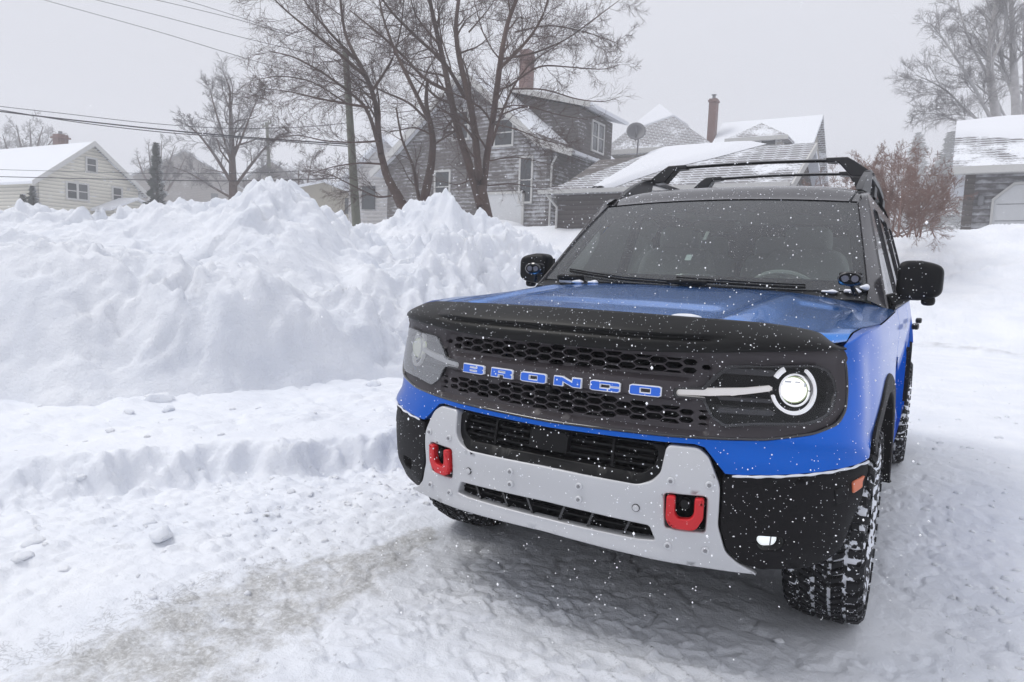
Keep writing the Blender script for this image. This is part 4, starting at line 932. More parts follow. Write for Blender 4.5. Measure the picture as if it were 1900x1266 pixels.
CP(.45,[(430,460,7.9),(380,480,7.9),(300,480,8.3),(40,470,8.3),(140,455,8.9),(240,440,9.3),(180,420,10.2),(80,420,10.4),(300,430,9.4),(360,430,9.2),(380,390,9.7),(340,470,8.6),(200,470,8.4)])
CP(.40,[(-250,640,7.0),(-100,630,6.8),(0,610,6.6),(100,620,6.4),(200,610,6.35),(300,600,6.3),(420,600,6.3),(520,600,6.4),(600,590,6.6)])
CP(.55,[(-250,770,6.5),(-100,760,6.4),(0,748,6.25),(60,750,6.05),(150,730,5.95),(230,720,5.95),(300,712,5.95),(400,712,6.05),(500,708,6.2),(600,700,6.35),(660,690,6.5),(690,640,6.9),(640,600,6.9),(670,560,7.3)])
CP(.22,[(540,400,8.7),(560,460,8.1),(580,515,7.55),(560,540,7.2),(610,480,8.3),(625,430,9.0),(600,400,9.3),(640,520,8.0),(520,380,8.85),(530,470,7.75)])
CP(.35,[(660,470,9.6),(700,440,10.6),(720,470,9.7),(760,430,11.),(820,420,11.1),(860,430,11.2),(720,500,8.6)])
CP(1.25,[(620,545,7.3),(690,520,7.9),(760,490,8.5),(840,462,9.2),(900,442,9.9),(950,440,10.4),(985,462,10.3),(1010,500,10.0),(1040,540,9.6),(720,600,7.4),(760,560,7.9),(830,520,8.5),(900,490,9.2),(960,480,9.8),(700,700,6.7),(740,680,6.9),(780,640,7.2),(840,600,7.7),(900,560,8.3)])
CP(.6,[(a+0,b+34,c+1.2) for a,b,c in CREST[::1]]+[(a,b+75,c+2.9) for a,b,c in CREST[::2]])
# hidden back slopes and rim
for xx,yy,zz in [(-14,-4,1.3),(-14,0,1.3),(-14,4,1.3),(-13,8,1.3),(-11,11,1.2),(-8,12,1.3),(-5,12,1.1),(-3,11,.8),(-4.6,-6,.2),(-5.0,-3,.2),(-2.1,7.6,.17),(-2.0,9.5,.3),(-2.6,5.6,.17),(-3.1,4.4,.17),(-3.2,3.2,.17),(-10.6,6.2,1.2),(-9.5,8.2,1.2),(-3.3,1.0,.17),(-2.8,0,.17),(-3.4,-1.2,.17),(-1.6,5,.16),(-1.4,8,.16),(-1.4,11,.2)]: cps.append(np.array([xx,yy,zz])); amps.append(.6)
cps=np.array(cps); amps=np.array(amps)
def tps(C,lam=.0006):
    n=len(C); d=np.hypot(C[:,None,0]-C[None,:,0],C[:,None,1]-C[None,:,1]); K=d*d*np.log(d+1e-9); K[d==0]=0
    Pm=np.hstack([np.ones((n,1)),C[:,:2]]); A_=np.zeros((n+3,n+3)); A_[:n,:n]=K+lam*np.eye(n); A_[:n,n:]=Pm; A_[n:,:n]=Pm.T
    wv=np.linalg.solve(A_,np.concatenate([C[:,2],[0,0,0]])); return wv
wv=tps(cps)
def tpe(x,y):
    o=wv[-3]+wv[-2]*x+wv[-1]*y
    for i,c in enumerate(cps):
        d=np.hypot(x-c[0],y-c[1])+1e-9; o=o+wv[i]*d*d*np.log(d)
    return o
bx=axisv([(-15,-9.5,100),(-9.5,-1.2,330)]); by=axisv([(-6,-2,60),(-2,8,400),(8,12.5,120)])
X,Y=np.meshgrid(bx,by,indexing='ij'); Z=tpe(X,Y)
g0=.17+0*X
foot=np.interp(Y,[-6,-3,-.6,.15,2.2,3,5,8,11,13],[-5.6,-5.1,-4.75,-3.75,-3.6,-3.4,-2.4,-1.95,-1.6,-1.6])
Z=Z-1.2*ss(X-foot,.15,.8)
up=ss(Z,.20,.55)
wx=X+.25*fbm(X*1.1,Y*1.1,1.); wy=Y+.25*fbm(X*1.1,Y*1.1,5.)
det=.09*billow(wx*1.1,wy*1.1,1.,o=5,h=.6)+.055*fbm(wx*4,wy*4,3.,o=5,h=.65)+.03*np.abs(pn(wx*7,wy*7,2.))
def slab(x,y,seed=0):           # broken, tilted blocks
    x=x+.22*pn(x*1.7,y*1.7,seed); y=y+.22*pn(x*1.7,y*1.7,seed+5.)
    X=np.floor(x).astype(int);Y=np.floor(y).astype(int);d=np.full(np.shape(x),9.);h=np.zeros(np.shape(x))
    for i in(-1,0,1):
        for j in(-1,0,1):
            a=_p[(_p[(X+i+seed)&255]+Y+j)&255]; cx=X+i+.1+.8*a/255; cy=Y+j+.1+.8*_p[a+7]/255; q=_p[a+31]/255
            dd=np.hypot(x-cx,y-cy); hh=q-.5+(x-cx)*(_p[a+51]/255-.5)*1.8+(y-cy)*(_p[a+71]/255-.5)*1.8; m=dd<d; d=np.where(m,dd,d); h=np.where(m,hh,h)
    return h
sm=ss(fbm(X*.6,Y*.6,21.),-.25,.25)
lump=.10*cells(wx*2.2,wy*2.2,1)+.06*cells(wx*5,wy*5,2)+.09*slab(X*3.3,Y*3.3,4)+.06*slab(X*7,Y*7,9)+.03*slab(X*14,Y*14,12)
slb=(.075*slab(X*2.6,Y*2.6,2)+.055*slab(X*5.5,Y*5.5,6)+.030*slab(X*12,Y*12,8))*(.45+.55*sm)
rubz=np.exp(-((X+4.6-.15*(Y-4))/1.5)**2)*ss(Y,2.2,4.0)         # rubble ridge near the car
rubz=np.maximum(rubz,.45*ss(fbm(X*.7,Y*.7,9.),.05,.45))
crest=ss(Z,1.5,2.1)
num=0.;den=0.
for c,a_ in zip(cps,amps):
    w_=1/((X-c[0])**2+(Y-c[1])**2+.04)**1.6; num=num+w_*a_; den=den+w_
AM=num/den
rdg=.17*((1-np.abs(fbm(wx*.75,wy*.75,11.,o=3))*1.6)**3-.35)+.10*((1-np.abs(fbm(wx*1.9,wy*1.9,15.,o=3))*1.6)**3-.35)
big=.16*slab(X*1.25,Y*1.25,14)
add=det+rdg*.9+big*(.4+.6*sm)+slb*1.35+lump*rubz*1.0+crest*(.075*slab(X*4.5,Y*4.5,7)+.045*slab(X*9,Y*9,17)+.03*fbm(wx*9,wy*9,2.,o=3))
_q=Z>.8; add=add-add[_q&(rubz<.5)].mean()-.03; Z=Z+up*np.where(add>0,add*.8,add)*AM*1.15-.055*crest*up
Z[1:-1,1:-1]=.5*Z[1:-1,1:-1]+.125*(Z[:-2,1:-1]+Z[2:,1:-1]+Z[1:-1,:-2]+Z[1:-1,2:])
# plough scrapes on the cut faces
cut=np.exp(-(((X+6.0)/.9)**2+((Y-4.0)/1.0)**2))+np.exp(-(((X+6.8)/1.1)**2+((Y-7.0)/.9)**2))
Z=Z+cut*.035*np.sin((X*.8-Y*.6)*26+4*fbm(X*2,Y*2,3.))*(.5+.5*pn(X*3,Y*3))
Z=Z+.02*fbm(X*3,Y*3,6.)*(1-up)+(.05*cells(X*4,Y*4,4)+.03*cells(X*9,Y*9,5))*(1-up)*ss(fbm(X*1.2,Y*1.2,2.),-.1,.3)
V=np.stack([X,Y,Z],-1).reshape(-1,3); I=np.arange(X.size).reshape(X.shape)
Fq=np.stack([I[:-1,:-1],I[1:,:-1],I[1:,1:],I[:-1,1:]],-1).reshape(-1,4)
gz=G(V[:,0],V[:,1])+Gd(V[:,0],V[:,1]); over=(V[:,2]>gz-.03); kf=over[Fq].any(1); 
keep=np.unique(Fq[kf]); mp_=np.full(len(V),-1); mp_[keep]=np.arange(len(keep))
bank=mesh('snow_bank',V[keep],np.ascontiguousarray(mp_[Fq[kf]]),M['snow'])
tag(bank,'tall jagged bank of ploughed white snow left of the blue car','snow bank')
# ---- loose chunks
def chunkmesh(seed,n=3,amp=.28):
    bm=bmesh.new(); bmesh.ops.create_icosphere(bm,subdivisions=n,radius=1.); me=bpy.data.meshes.new('snow_chunk')
    co=np.array([v.co[:] for v in bm.verts]); r=1+amp*(fbm(co[:,0]*1.3+seed,co[:,1]*1.3,co[:,2]*1.3,o=4)+.5*billow(co[:,0]*2+seed,co[:,1]*2,co[:,2]*2,o=2))
    R_=np.random.default_rng(int(seed*10)); co=co*r[:,None]
    for _ in range(11):
        n_=R_.normal(size=3); n_/=np.linalg.norm(n_); dcut=R_.uniform(.62,.85); q=co@n_; co=np.where((q>dcut)[:,None],co-(q-dcut)[:,None]*n_*.9,co)
    co=co+.03*np.stack([fbm(co[:,0]*5+i,co[:,1]*5,co[:,2]*5,o=3) for i in(0,9,18)],1)
    for v,k in zip(bm.verts,co): v.co=k; v.co.z=max(v.co.z,-.4)
    for f in bm.faces: f.smooth=True
    bm.to_mesh(me); bm.free(); me.materials.append(M['chunk']); return me
CM=[chunkmesh(i*11.3) for i in range(7)]
def gzv(x,y): return G(x,y)+Gd(x,y)
def gzat(x,y): return float((G(np.array([x]),np.array([y]))+Gd(np.array([x]),np.array([y])))[0])
CH=[((298,745),26,'rounded snow ball, the largest lying in front of the snow bank'),((312,765),12,'small snow lump touching the large rounded snow ball'),((240,768),10,'small snow lump just left of the large rounded snow ball'),
((692,720),15,'round snow lump at the foot of the rubble nearest the left headlight'),((700,690),18,'snow boulder under the rubble slope beside the blue car'),((300,1012),27,'rough grey-white snow lump at the edge of the icy patch'),((278,975),14,'flat snow lump just behind the rough lump by the icy patch'),
((60,1020),22,'flat snow slab near the left edge of the photo'),((42,1050),20,'low snow slab in front of the flat slab at the left edge'),((118,1062),12,'small snow lump right of the low slabs at the left edge'),((205,806),8,'small snow lump on the shelf below the bank'),((410,808),6,'tiny snow crumb on the shelf right of the lump'),
((540,922),9,'snow lump on the lane below the plough step'),((420,1000),9,'snow lump just above the icy patch'),((660,950),10,'snow lump nearest the left front tyre'),((640,938),7,'snow lump beside the lump nearest the left front tyre'),((610,935),6,'crumb of snow left of the tyre lumps'),((510,990),7,'snow lump at the top edge of the icy patch'),
((1445,1195),9,'broken snow crust below the right front tyre'),((1770,1180),14,'snow lump in the churned snow at lower right'),((1830,1140),16,'large snow lump in the churned snow at lower right'),((1870,1080),12,'snow lump near the right edge above the churned lumps'),((1885,1215),20,'snow heap at the lower right corner')]
for i,((px,py),rp,lb) in enumerate(CH):
    x,y=gp(px,py); dpt=(np.array([x,y,0])-CAM)@CF; r=rp/FPX*dpt
    o=bpy.data.objects.new('snow_chunk',CM[i%7]); COL.objects.link(o)
    o.scale=(r,r*random.uniform(.8,1.),r*random.uniform(.55,.8)); o.rotation_euler=(0,0,random.uniform(0,6)); 
    if y<0.6 and x<-2.3 or x<-2.6:      # on the raised shelf
        f=(CAM[2]-.17)/CAM[2]; x=CAM[0]+(x-CAM[0])*f; y=CAM[1]+(y-CAM[1])*f
    o.location=(x,y,gzat(x,y)+r*.12); tag(o,lb,'snow chunk','loose snow chunks on the ground')
# ---- crumbs nobody would count
mbv=[];mbf=[]; bm=bmesh.new(); bmesh.ops.create_icosphere(bm,subdivisions=1,radius=1.); ic=np.array([v.co[:] for v in bm.verts]); icf=np.array([[v.index for v in f.verts] for f in bm.faces]); bm.free()
def crumbs(cx,cy,sx,sy,n,r0,r1):
    xs=cx+rng.normal(size=n)*sx; ys=cy+rng.normal(size=n)*sy; zs=gzv(xs,ys)
    for x,y,z in zip(xs,ys,zs):
        if -1.05<x<1.02 and -1.0<y<3.6: continue
        r=r0+(r1-r0)*rng.random()**3; q=ic*(r*(.7+.6*rng.random((len(ic),1))))
        mbf.append(icf+len(mbv)*len(ic)); mbv.append(q*[1,1,.8]+[x,y,z-r*.15])
crumbs(-1.35,-.15,.35,.5,330,.004,.022); crumbs(-2.0,-.7,.5,.5,110,.004,.022); crumbs(-3.2,.2,.8,.8,60,.005,.03); crumbs(1.55,-.3,.25,.6,330,.004,.024); crumbs(.3,-1.5,.7,.4,260,.003,.012); crumbs(-4.0,2.8,.3,1.1,160,.01,.06); crumbs(1.3,2.5,.5,2,200,.004,.03)
cr=mesh('snow_crumbs',np.concatenate(mbv),np.ascontiguousarray(np.concatenate(mbf)),M['chunk']); tag(cr,'scattered crumbs of broken snow on the packed ground','snow crumbs',kind='stuff')
# ---- falling snow
N=5200; d=1.0+8.5*rng.random(N)**.62; px=rng.uniform(-150,2050,N); py=rng.uniform(-100,1366,N)
P=CAM+d[:,None]*(CF+CR*((px-950)/FPX)[:,None]+CU*((633-py)/FPX)[:,None])
k_=(P[:,2]>.08)&~((np.abs(P[:,0])<.97)&(P[:,1]>-.97)&(P[:,1]<3.6)&(P[:,2]<1.95))&(G(P[:,0],P[:,1])+.1<P[:,2]); P=P[k_]; n=len(P)
oc=np.array([(1,0,0),(-1,0,0),(0,1,0),(0,-1,0),(0,0,1),(0,0,-1)],float); of=np.array([(0,2,4),(2,1,4),(1,3,4),(3,0,4),(2,0,5),(1,2,5),(3,1,5),(0,3,5)])
r=(.0009+.0021*rng.random(n)**2.5)*(.7+.3*np.minimum(1,d[k_]/3))
V=(P[:,None,:]+oc[None]*r[:,None,None]*(.7+.7*rng.random((n,6,1)))).reshape(-1,3); F_=(of[None]+6*np.arange(n)[:,None,None]).reshape(-1,3)
N2=5200; d2=1.0+1.9*rng.random(N2)**.7; px=rng.uniform(700,1720,N2); py=rng.uniform(300,1150,N2)
P2=CAM+d2[:,None]*(CF+CR*((px-950)/FPX)[:,None]+CU*((633-py)/FPX)[:,None]); k2=(P2[:,2]>.08)&~((np.abs(P2[:,0])<.96)&(P2[:,1]>-.96)&(P2[:,2]<1.3))&~((P2[:,1]>-.2)&(np.abs(P2[:,0])<1.)); P2=P2[k2]; m2=len(P2)
r2=(.0005+.0017*rng.random(m2)**3)*(.55+.45*d2[k2]/2.2); V2=(P2[:,None,:]+oc[None]*r2[:,None,None]*(.7+.7*rng.random((m2,6,1)))).reshape(-1,3)
V=np.concatenate([V,V2]); F_=np.concatenate([F_,(of[None]+6*(n+np.arange(m2))[:,None,None]).reshape(-1,3)])
N3=40; d3=rng.uniform(.7,1.5,N3); px=rng.uniform(300,1750,N3); py=rng.uniform(350,1150,N3); P3_=CAM+d3[:,None]*(CF+CR*((px-950)/FPX)[:,None]+CU*((633-py)/FPX)[:,None])
k3=oc*np.array([1,1,1.3]); V3=(P3_[:,None,:]+ (np.stack([k3*(.0008+.0012*rng.random()) for _ in range(N3)]))).reshape(-1,3); V=np.concatenate([V,V3]); F_=np.concatenate([F_,(of[None]+6*(n+m2+np.arange(N3))[:,None,None]).reshape(-1,3)])
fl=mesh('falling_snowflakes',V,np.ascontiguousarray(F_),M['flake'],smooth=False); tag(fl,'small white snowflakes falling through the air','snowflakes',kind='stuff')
# ---- air
hz=MB().box((-200,-30,-1.5),(120,190,42)).build('haze',M['snow']); m,t,b=newmat('haze_air'); t.nodes.remove(b); o_=[x for x in t.nodes if x.type=='OUTPUT_MATERIAL'][0]
pv=t.nodes.new('ShaderNodeVolumePrincipled'); pv.inputs['Color'].default_value=(.975,.98,1.,1); pv.inputs['Density'].default_value=.0042; pv.inputs['Anisotropy'].default_value=0.; t.links.new(pv.outputs[0],o_.inputs['Volume'])
hz.data.materials.clear(); hz.data.materials.append(m); hz['kind']='stuff'; hz.display_type='WIRE'
# ================================================================ BUILDINGS
def root(name,loc,label,cat,group=None):
    return empty(name,tuple(float(v) for v in loc),label,cat,group)
def fin(o,r):
    o.parent=r; o.matrix_parent_inverse=Matrix.Translation(-Vector(r.location)); return o
def aty(px,py,Y):
    d=CF+CR*(px-950)/FPX+CU*(633-py)/FPX; return CAM+d*((Y-CAM[1])/d[1])
def bx_(name,a,b,m,r,bev=0): return fin(MB().box(a,b).build(name,m,bev=bev),r)
def poly_(name,V,m,r,th=None):
    mb=MB(); V=[np.array(v,float) for v in V]; n=np.cross(V[1]-V[0],V[2]-V[0]); n/=np.linalg.norm(n); th=th or .12
    if n[2]<0: n=-n
    k=len(V); mb.add([v for v in V]+[v-n*th for v in V],[tuple(range(k)),tuple(range(2*k-1,k-1,-1))]+[(i,(i+1)%k,(i+1)%k+k,i+k) for i in range(k)])
    return fin(mb.build(name,m),r)
def window(c,w,h,ax,r,two=False,nm='window',d=1,blind=False):
    # ax: outward axis 'y-' or 'x+'
    def B(a0,a1,z0,z1,o0,o1):
        if ax=='y-': return (c[0]+a0,c[1]-o1,c[2]+z0),(c[0]+a1,c[1]-o0,c[2]+z1)
        return (c[0]+o0,c[1]+a0,c[2]+z0),(c[0]+o1,c[1]+a1,c[2]+z1)
    mb=MB(); t=.09
    for q in(((-w/2-t),(-w/2),-h/2,h/2),((w/2),(w/2+t),-h/2,h/2),(-w/2-t,w/2+t,h/2,h/2+t),(-w/2-t,w/2+t,-h/2-t,-h/2)): mb.box(*B(*q,0,.07))
    f=fin(mb.build(nm,M['trim']),r)
    mb=MB().box(*B(-w/2,w/2,-h/2,h/2,.01,.025)); g=mb.build('pane',M['pane']); g.parent=f
    mb=MB().box(*B(-w/2,w/2,-.025,.025,.025,.055)); 
    if two: mb.box(*B(-.06,.06,-h/2,h/2,.025,.06))
    g=mb.build('sash',M['trim']); g.parent=f; return f
# ---- B: grey sided gable house behind the trees
def house_grey():
    r=root('house',(-18,27,3),'grey clapboard house with steep snowy gable and red brick chimney behind the bare trees','house')
    y0,y1=24,34.; xl,xr,xp=-23.1,-13.77,-18.25; ze,zp,zb=6.75,10.3,2.5
    mb=MB(); mb.prism([(xl,zb),(xr,zb),(xr,ze),(xp,zp),(xl,ze-.35)],lambda x,z:(x,y0,z),lambda x,z:(x,y1,z)); fin(mb.build('wall',M['wallgrey']),r)
    # roof slopes, flared at the eave
    for P,nm in(([(xp,zp+.12),(xr-.3,ze+.22),(xr+1.35,ze-.30)],'roof'),([(xp,zp+.12),(xl+.4,ze+.1),(xl-.85,ze-.78)],'roof')):
        for a,b in zip(P[:-1],P[1:]): poly_(nm,[(a[0],y0-.45,a[1]),(b[0],y0-.45,b[1]),(b[0],y1,b[1]),(a[0],y1,a[1])],M['sh_light'] if P[1][0]>xp else M['sh_white'],r,.14)
        for a,b in zip(P[:-1],P[1:]): poly_('rake_board',[(a[0],y0-.52,a[1]+.02),(b[0],y0-.52,b[1]+.02),(b[0],y0-.44,b[1]+.02),(a[0],y0-.44,a[1]+.02)],M['trim'],r,.30)
    # shed dormer
    dx,dy0,dy1=-14.2,27.4,31.4; zt=9.2
    mb=MB(); mb.prism([(xp,zp-.15),(dx,zt),(dx,ze+.3),(xp,ze+.3)],lambda x,z:(x,dy0,z),lambda x,z:(x,dy1,z)); fin(mb.build('dormer_wall',M['wallgarage']),r)
    poly_('dormer_roof',[(xp-.1,dy0-.4,zp+.25),(dx+.75,dy0-.4,zt+.08),(dx+.75,dy1+.4,zt+.08),(xp-.1,dy1+.4,zp+.25)],M['sh_white'],r,.16)
    poly_('fascia_board',[(xp,dy0-.46,zp+.24),(dx+.80,dy0-.46,zt+.08),(dx+.80,dy0-.38,zt+.08),(xp,dy0-.38,zp+.24)],M['trim'],r,.26)
    window((dx,29.6,8.15),1.3,1.35,'x+',r,True)
    # chimney
    a_=aty(963,150,28.4); b_=aty(981,90,28.4)
    c=fin(MB().box((a_[0],28.4,8.5),(b_[0],29.0,b_[2])).box((a_[0]-.05,28.35,b_[2]-.42),(b_[0]+.05,29.05,b_[2]-.25)).build('chimney',M['brick']),r)
    # gable wall windows, porch, door
    window((-16.2,y0,7.5),.9,1.1,'y-',r); window((-18.6,y0,8.0),.8,1.2,'y-',r); window((-14.95,y0,5.35),.55,1.9,'y-',r); window((-19.6,y0,5.2),.8,1.4,'y-',r)
    bx_('corner_board',(xr-.14,y0-.04,zb),(xr+.05,y0+.14,ze),M['wallgarage'],r)
    bx_('garage_door',(-17.0,y0-.05,zb),(-15.1,y0-.01,4.75),M['door'],r); mb=MB().box((-17.12,y0-.08,zb),(-17.0,y0-.01,4.87)).box((-15.1,y0-.08,zb),(-14.98,y0-.01,4.87)).box((-17.12,y0-.08,4.75),(-14.98,y0-.01,4.87)); fin(mb.build('door_frame',M['trim']),r)
    fin(MB().tube([(xr+.35,y0-.1,ze-.45),(xr+.12,y0-.05,ze-.8),(xr+.10,y0-.05,zb)],.05,6).build('downpipe',M['trim'],smooth=True),r)
    # snow blown on the stoop
    V,F=sell((-15.9,y0-.9,3.0),(1.6,1.0,.55),(1,1),12); fin(MB().add(V,F).build('drift',M['roofsnow'],smooth=True),r)
house_grey()
# ---- C: long low garage with snowy roof
def garage_long():
    r=root('garage',(-7,21,3),'long low grey garage with a smooth snow sheet across its shingle roof','garage')
    x0,x1,y0,y1=-11.2,-3.35,20.0,27.; ze,zr=4.38,6.05; ym=23.5
    mb=MB(); mb.prism([(y0,2.4),(y1,2.4),(y1,ze),(ym,zr-.1),(y0,ze)],lambda y,z:(x0,y,z),lambda y,z:(x1,y,z)); fin(mb.build('wall',M['wallgarage']),r)
    s=(zr-ze)/(ym-y0); f=lambda y:ze+.06+(y-y0)*s
    poly_('roof',[(x0-.5,y0-.5,f(y0-.5)),(x1+.35,y0-.5,f(y0-.5)),(x1+.35,ym,f(ym)),(x0+2.2,ym,f(ym))],M['sh_row'],r,.13)
    poly_('roof',[(x0+2.2,ym,f(ym)),(x1+.35,ym,f(ym)),(x1+.35,y1+.4,f(2*ym-y1-.4)),(x0-.5,y1+.4,f(2*ym-y1-.4))],M['sh_white'],r,.13)
    # snow sheet sliding across, own thickness
    n=24; V=[];up_=[(0.02,-8.9),(.0,-8.9)]
    top=[(x0+2.0+.0*k,0) for k in range(2)]
    def edge_r(t): return float(np.interp(t,[0,.2,.45,.7,1],[-9.0,-8.5,-7.55,-6.2,-4.6]))+.06*math.sin(t*11)   # right edge, t from eave to ridge
    def edge_l(t): return -9.6+ t*.55
    for k in range(n+1):
        t=k/n; y=y0-.62+(ym+.15-y0+.62)*t; z=f(y)+.02
        for q in range(9):
            a=q/8; x=edge_l(t)+(edge_r(t)-edge_l(t))*a; h=.17*(1-(2*a-1)**6)*(1-.0*t)+.0; V.append((x,y,z+h))
    F=[(k*9+q,k*9+q+1,(k+1)*9+q+1,(k+1)*9+q) for k in range(n) for q in range(8)]
    mb=MB().add(V,F); m_=len(V); fin(mb.build('roof_snow',M['roofsnow'],smooth=True,ang=80),r)
    bx_('gutter',(x0-.5,y0-.62,ze-.26),(x1+.35,y0-.50,ze-.12),M['trim'],r)
    poly_('rake_board',[(x1+.36,y0-.5,f(y0-.5)),(x1+.42,y0-.5,f(y0-.5)),(x1+.42,ym,f(ym)),(x1+.36,ym,f(ym))],M['trim'],r,.24)
    fin(MB().tube([(x0-.2,y0-.5,ze-.25),(x0+.05,y0-.1,ze-.7),(x0+.05,y0-.1,2.6)],.05,6).build('downpipe',M['trim'],smooth=True),r)
garage_long()
# ---- satellite dish on the garage roof
def dish():
    c=np.array(at(1180,247,27.)); r=root('satellite_dish',(c[0],c[1],c[2]-1.),'dark grey satellite dish on a thin bent mast above the snowy garage roof','satellite dish')
    n=16; V=[(0,0,.0)]; 
    nn=Vector((.35,-.8,.45)).normalized(); q=nn.to_track_quat('Z','Y')
    for i in range(1,5):
        for k in range(n):
            t=2*math.pi*k/n; rr=.38*i/4; V.append((rr*math.cos(t),rr*1.1*math.sin(t),.22*(i/4)**2))
    F=[(0,1+k,1+(k+1)%n) for k in range(n)]+[(1+i*n+k,1+i*n+(k+1)%n,1+(i+1)*n+(k+1)%n,1+(i+1)*n+k) for i in range(3) for k in range(n)]
    V=[tuple(q@Vector(v)+Vector(c)-nn*.1) for v in V]; o=fin(MB().add(V,F).build('bowl',M['dish'],smooth=True),r); md=o.modifiers.new('s','SOLIDIFY'); md.thickness=.03
    fin(MB().tube([c,c+[.05,.15,-.25],c+[0.05,.1,-.9]],.03,6).build('mast',M['dish']),r); fin(MB().tube([c-[0,0,.3],c+np.array(nn)*.5-[0,0,.1]],.02,5).build('feed_arm',M['dish']),r)
dish()
# ---- D: tan house with hipped tower roof and dormered wing
def house_tan():
    r=root('house',(-11,40,4),'tan house with pointed hip roof, dormer and tall brick chimney, behind the garage','house')
    y0=38.; zb=4.
    bx_('wall',(-17.0,y0,zb),(-11.3,y0+4,9.05),M['walltan'],r)
    ap=(-14.9,y0+2.0,12.05); e=9.0; o=.55; C_=[(-17.0-o,y0-o,e),(-11.3+o,y0-o,e),(-11.3+o,y0+4+o,e),(-17.0-o,y0+4+o,e)]
    mb=MB().add(C_+[ap]+[(c[0],c[1],c[2]-.25) for c in C_],[(0,1,4),(1,2,4),(2,3,4),(3,0,4),(5,6,7,8)]); fin(mb.build('hip_roof',M['sh_dark']),r)
    mb=MB()
    for a,b in((0,1),(1,2)): 
        A_,B_=np.array(C_[a]),np.array(C_[b]); mb.box(np.minimum(A_,B_)-[.04,.04,.28],np.maximum(A_,B_)+[.04,.04,.01])
    fin(mb.build('fascia_board',M['trim']),r)
    # snow cap on the peak
    mb=MB(); k=[tuple(np.array(ap)*(1-t)+np.array(c)*t+np.array([0,0,.12])) for c,t in zip(C_,(.62,.30,.4,.6))]; mb.add(k+[(ap[0],ap[1],ap[2]+.14)]+[tuple(np.array(q)-[0,0,.2]) for q in k],[(0,1,4),(1,2,4),(2,3,4),(3,0,4),(0,5,6,1),(1,6,7,2),(3,8,5,0)]); fin(mb.build('roof_snow',M['roofsnow'],bev=.05),r)
    window((-13.3,y0,8.2),1.5,.8,'y-',r)
    # wing
    x0,x1,ym=-11.3,-6.0,y0+4.5; ze,zr=7.7,11.15
    mb=MB(); mb.prism([(y0,zb),(y0+9,zb),(y0+9,ze),(ym,zr-.1),(y0,ze)],lambda y,z:(x0,y,z),lambda y,z:(x1,y,z)); fin(mb.build('wing_wall',M['walltan']),r)
    f=lambda y:ze+.08+(y-y0)*(zr-ze)/(ym-y0)
    poly_('wing_roof',[(x0-.2,y0-.5,f(y0-.5)),(x1+.4,y0-.5,f(y0-.5)),(x1+.4,ym,f(ym)),(x0-.2,ym,f(ym))],M['sh_white'],r,.15)
    poly_('wing_roof',[(x0-.2,y0+9.5,f(y0-.5)),(x1+.4,y0+9.5,f(y0-.5)),(x1+.4,ym,f(ym)),(x0-.2,ym,f(ym))],M['sh_dark'],r,.15)
    # dormer
    a,b,dz=-9.65,-7.05,9.28; yd=y0+.3
    mb=MB().box((a,yd,7.6),(b,ym,dz)); fin(mb.build('dormer_wall',M['walltan']),r)
    xm=(a+b)/2; za=10.3; V=[(a-.4,yd-.4,dz),(b+.4,yd-.4,dz),(b+.4,ym,dz),(a-.4,ym,dz),(xm,yd+.8,za),(xm,ym,za)]
    fin(MB().add(V+[(v[0],v[1],v[2]-.18) for v in V[:4]],[(0,1,4),(1,2,5,4),(2,3,5),(3,0,4,5),(0,6,7,1),(6,7,8,9),(1,7,8,2),(0,3,9,6)]).build('dormer_roof',M['sh_dark']),r)
    bx_('fascia_board',(a-.42,yd-.45,dz-.2),(b+.42,yd-.38,dz+.02),M['trim'],r)
    window((xm-.62,yd,8.85),.75,.55,'y-',r); window((xm+.62,yd,8.85),.75,.55,'y-',r)
    a_=aty(1313,230,y0+2.8); b_=aty(1330,182,y0+2.8); xc=(a_[0]+b_[0])/2
    c=fin(MB().box((a_[0],y0+2.8,9),(b_[0],y0+3.3,b_[2])).box((a_[0]-.05,y0+2.75,b_[2]-.2),(b_[0]+.05,y0+3.35,b_[2]-.08)).build('chimney',M['brick']),r)
    q=fin(MB().tube([(xc,y0+3,b_[2]-.02),(xc,y0+3,b_[2]+.2),(xc,y0+3,b_[2]+.26)],[.1,.1,.17],8).build('chimney_cap',M['dish']),r)
house_tan()
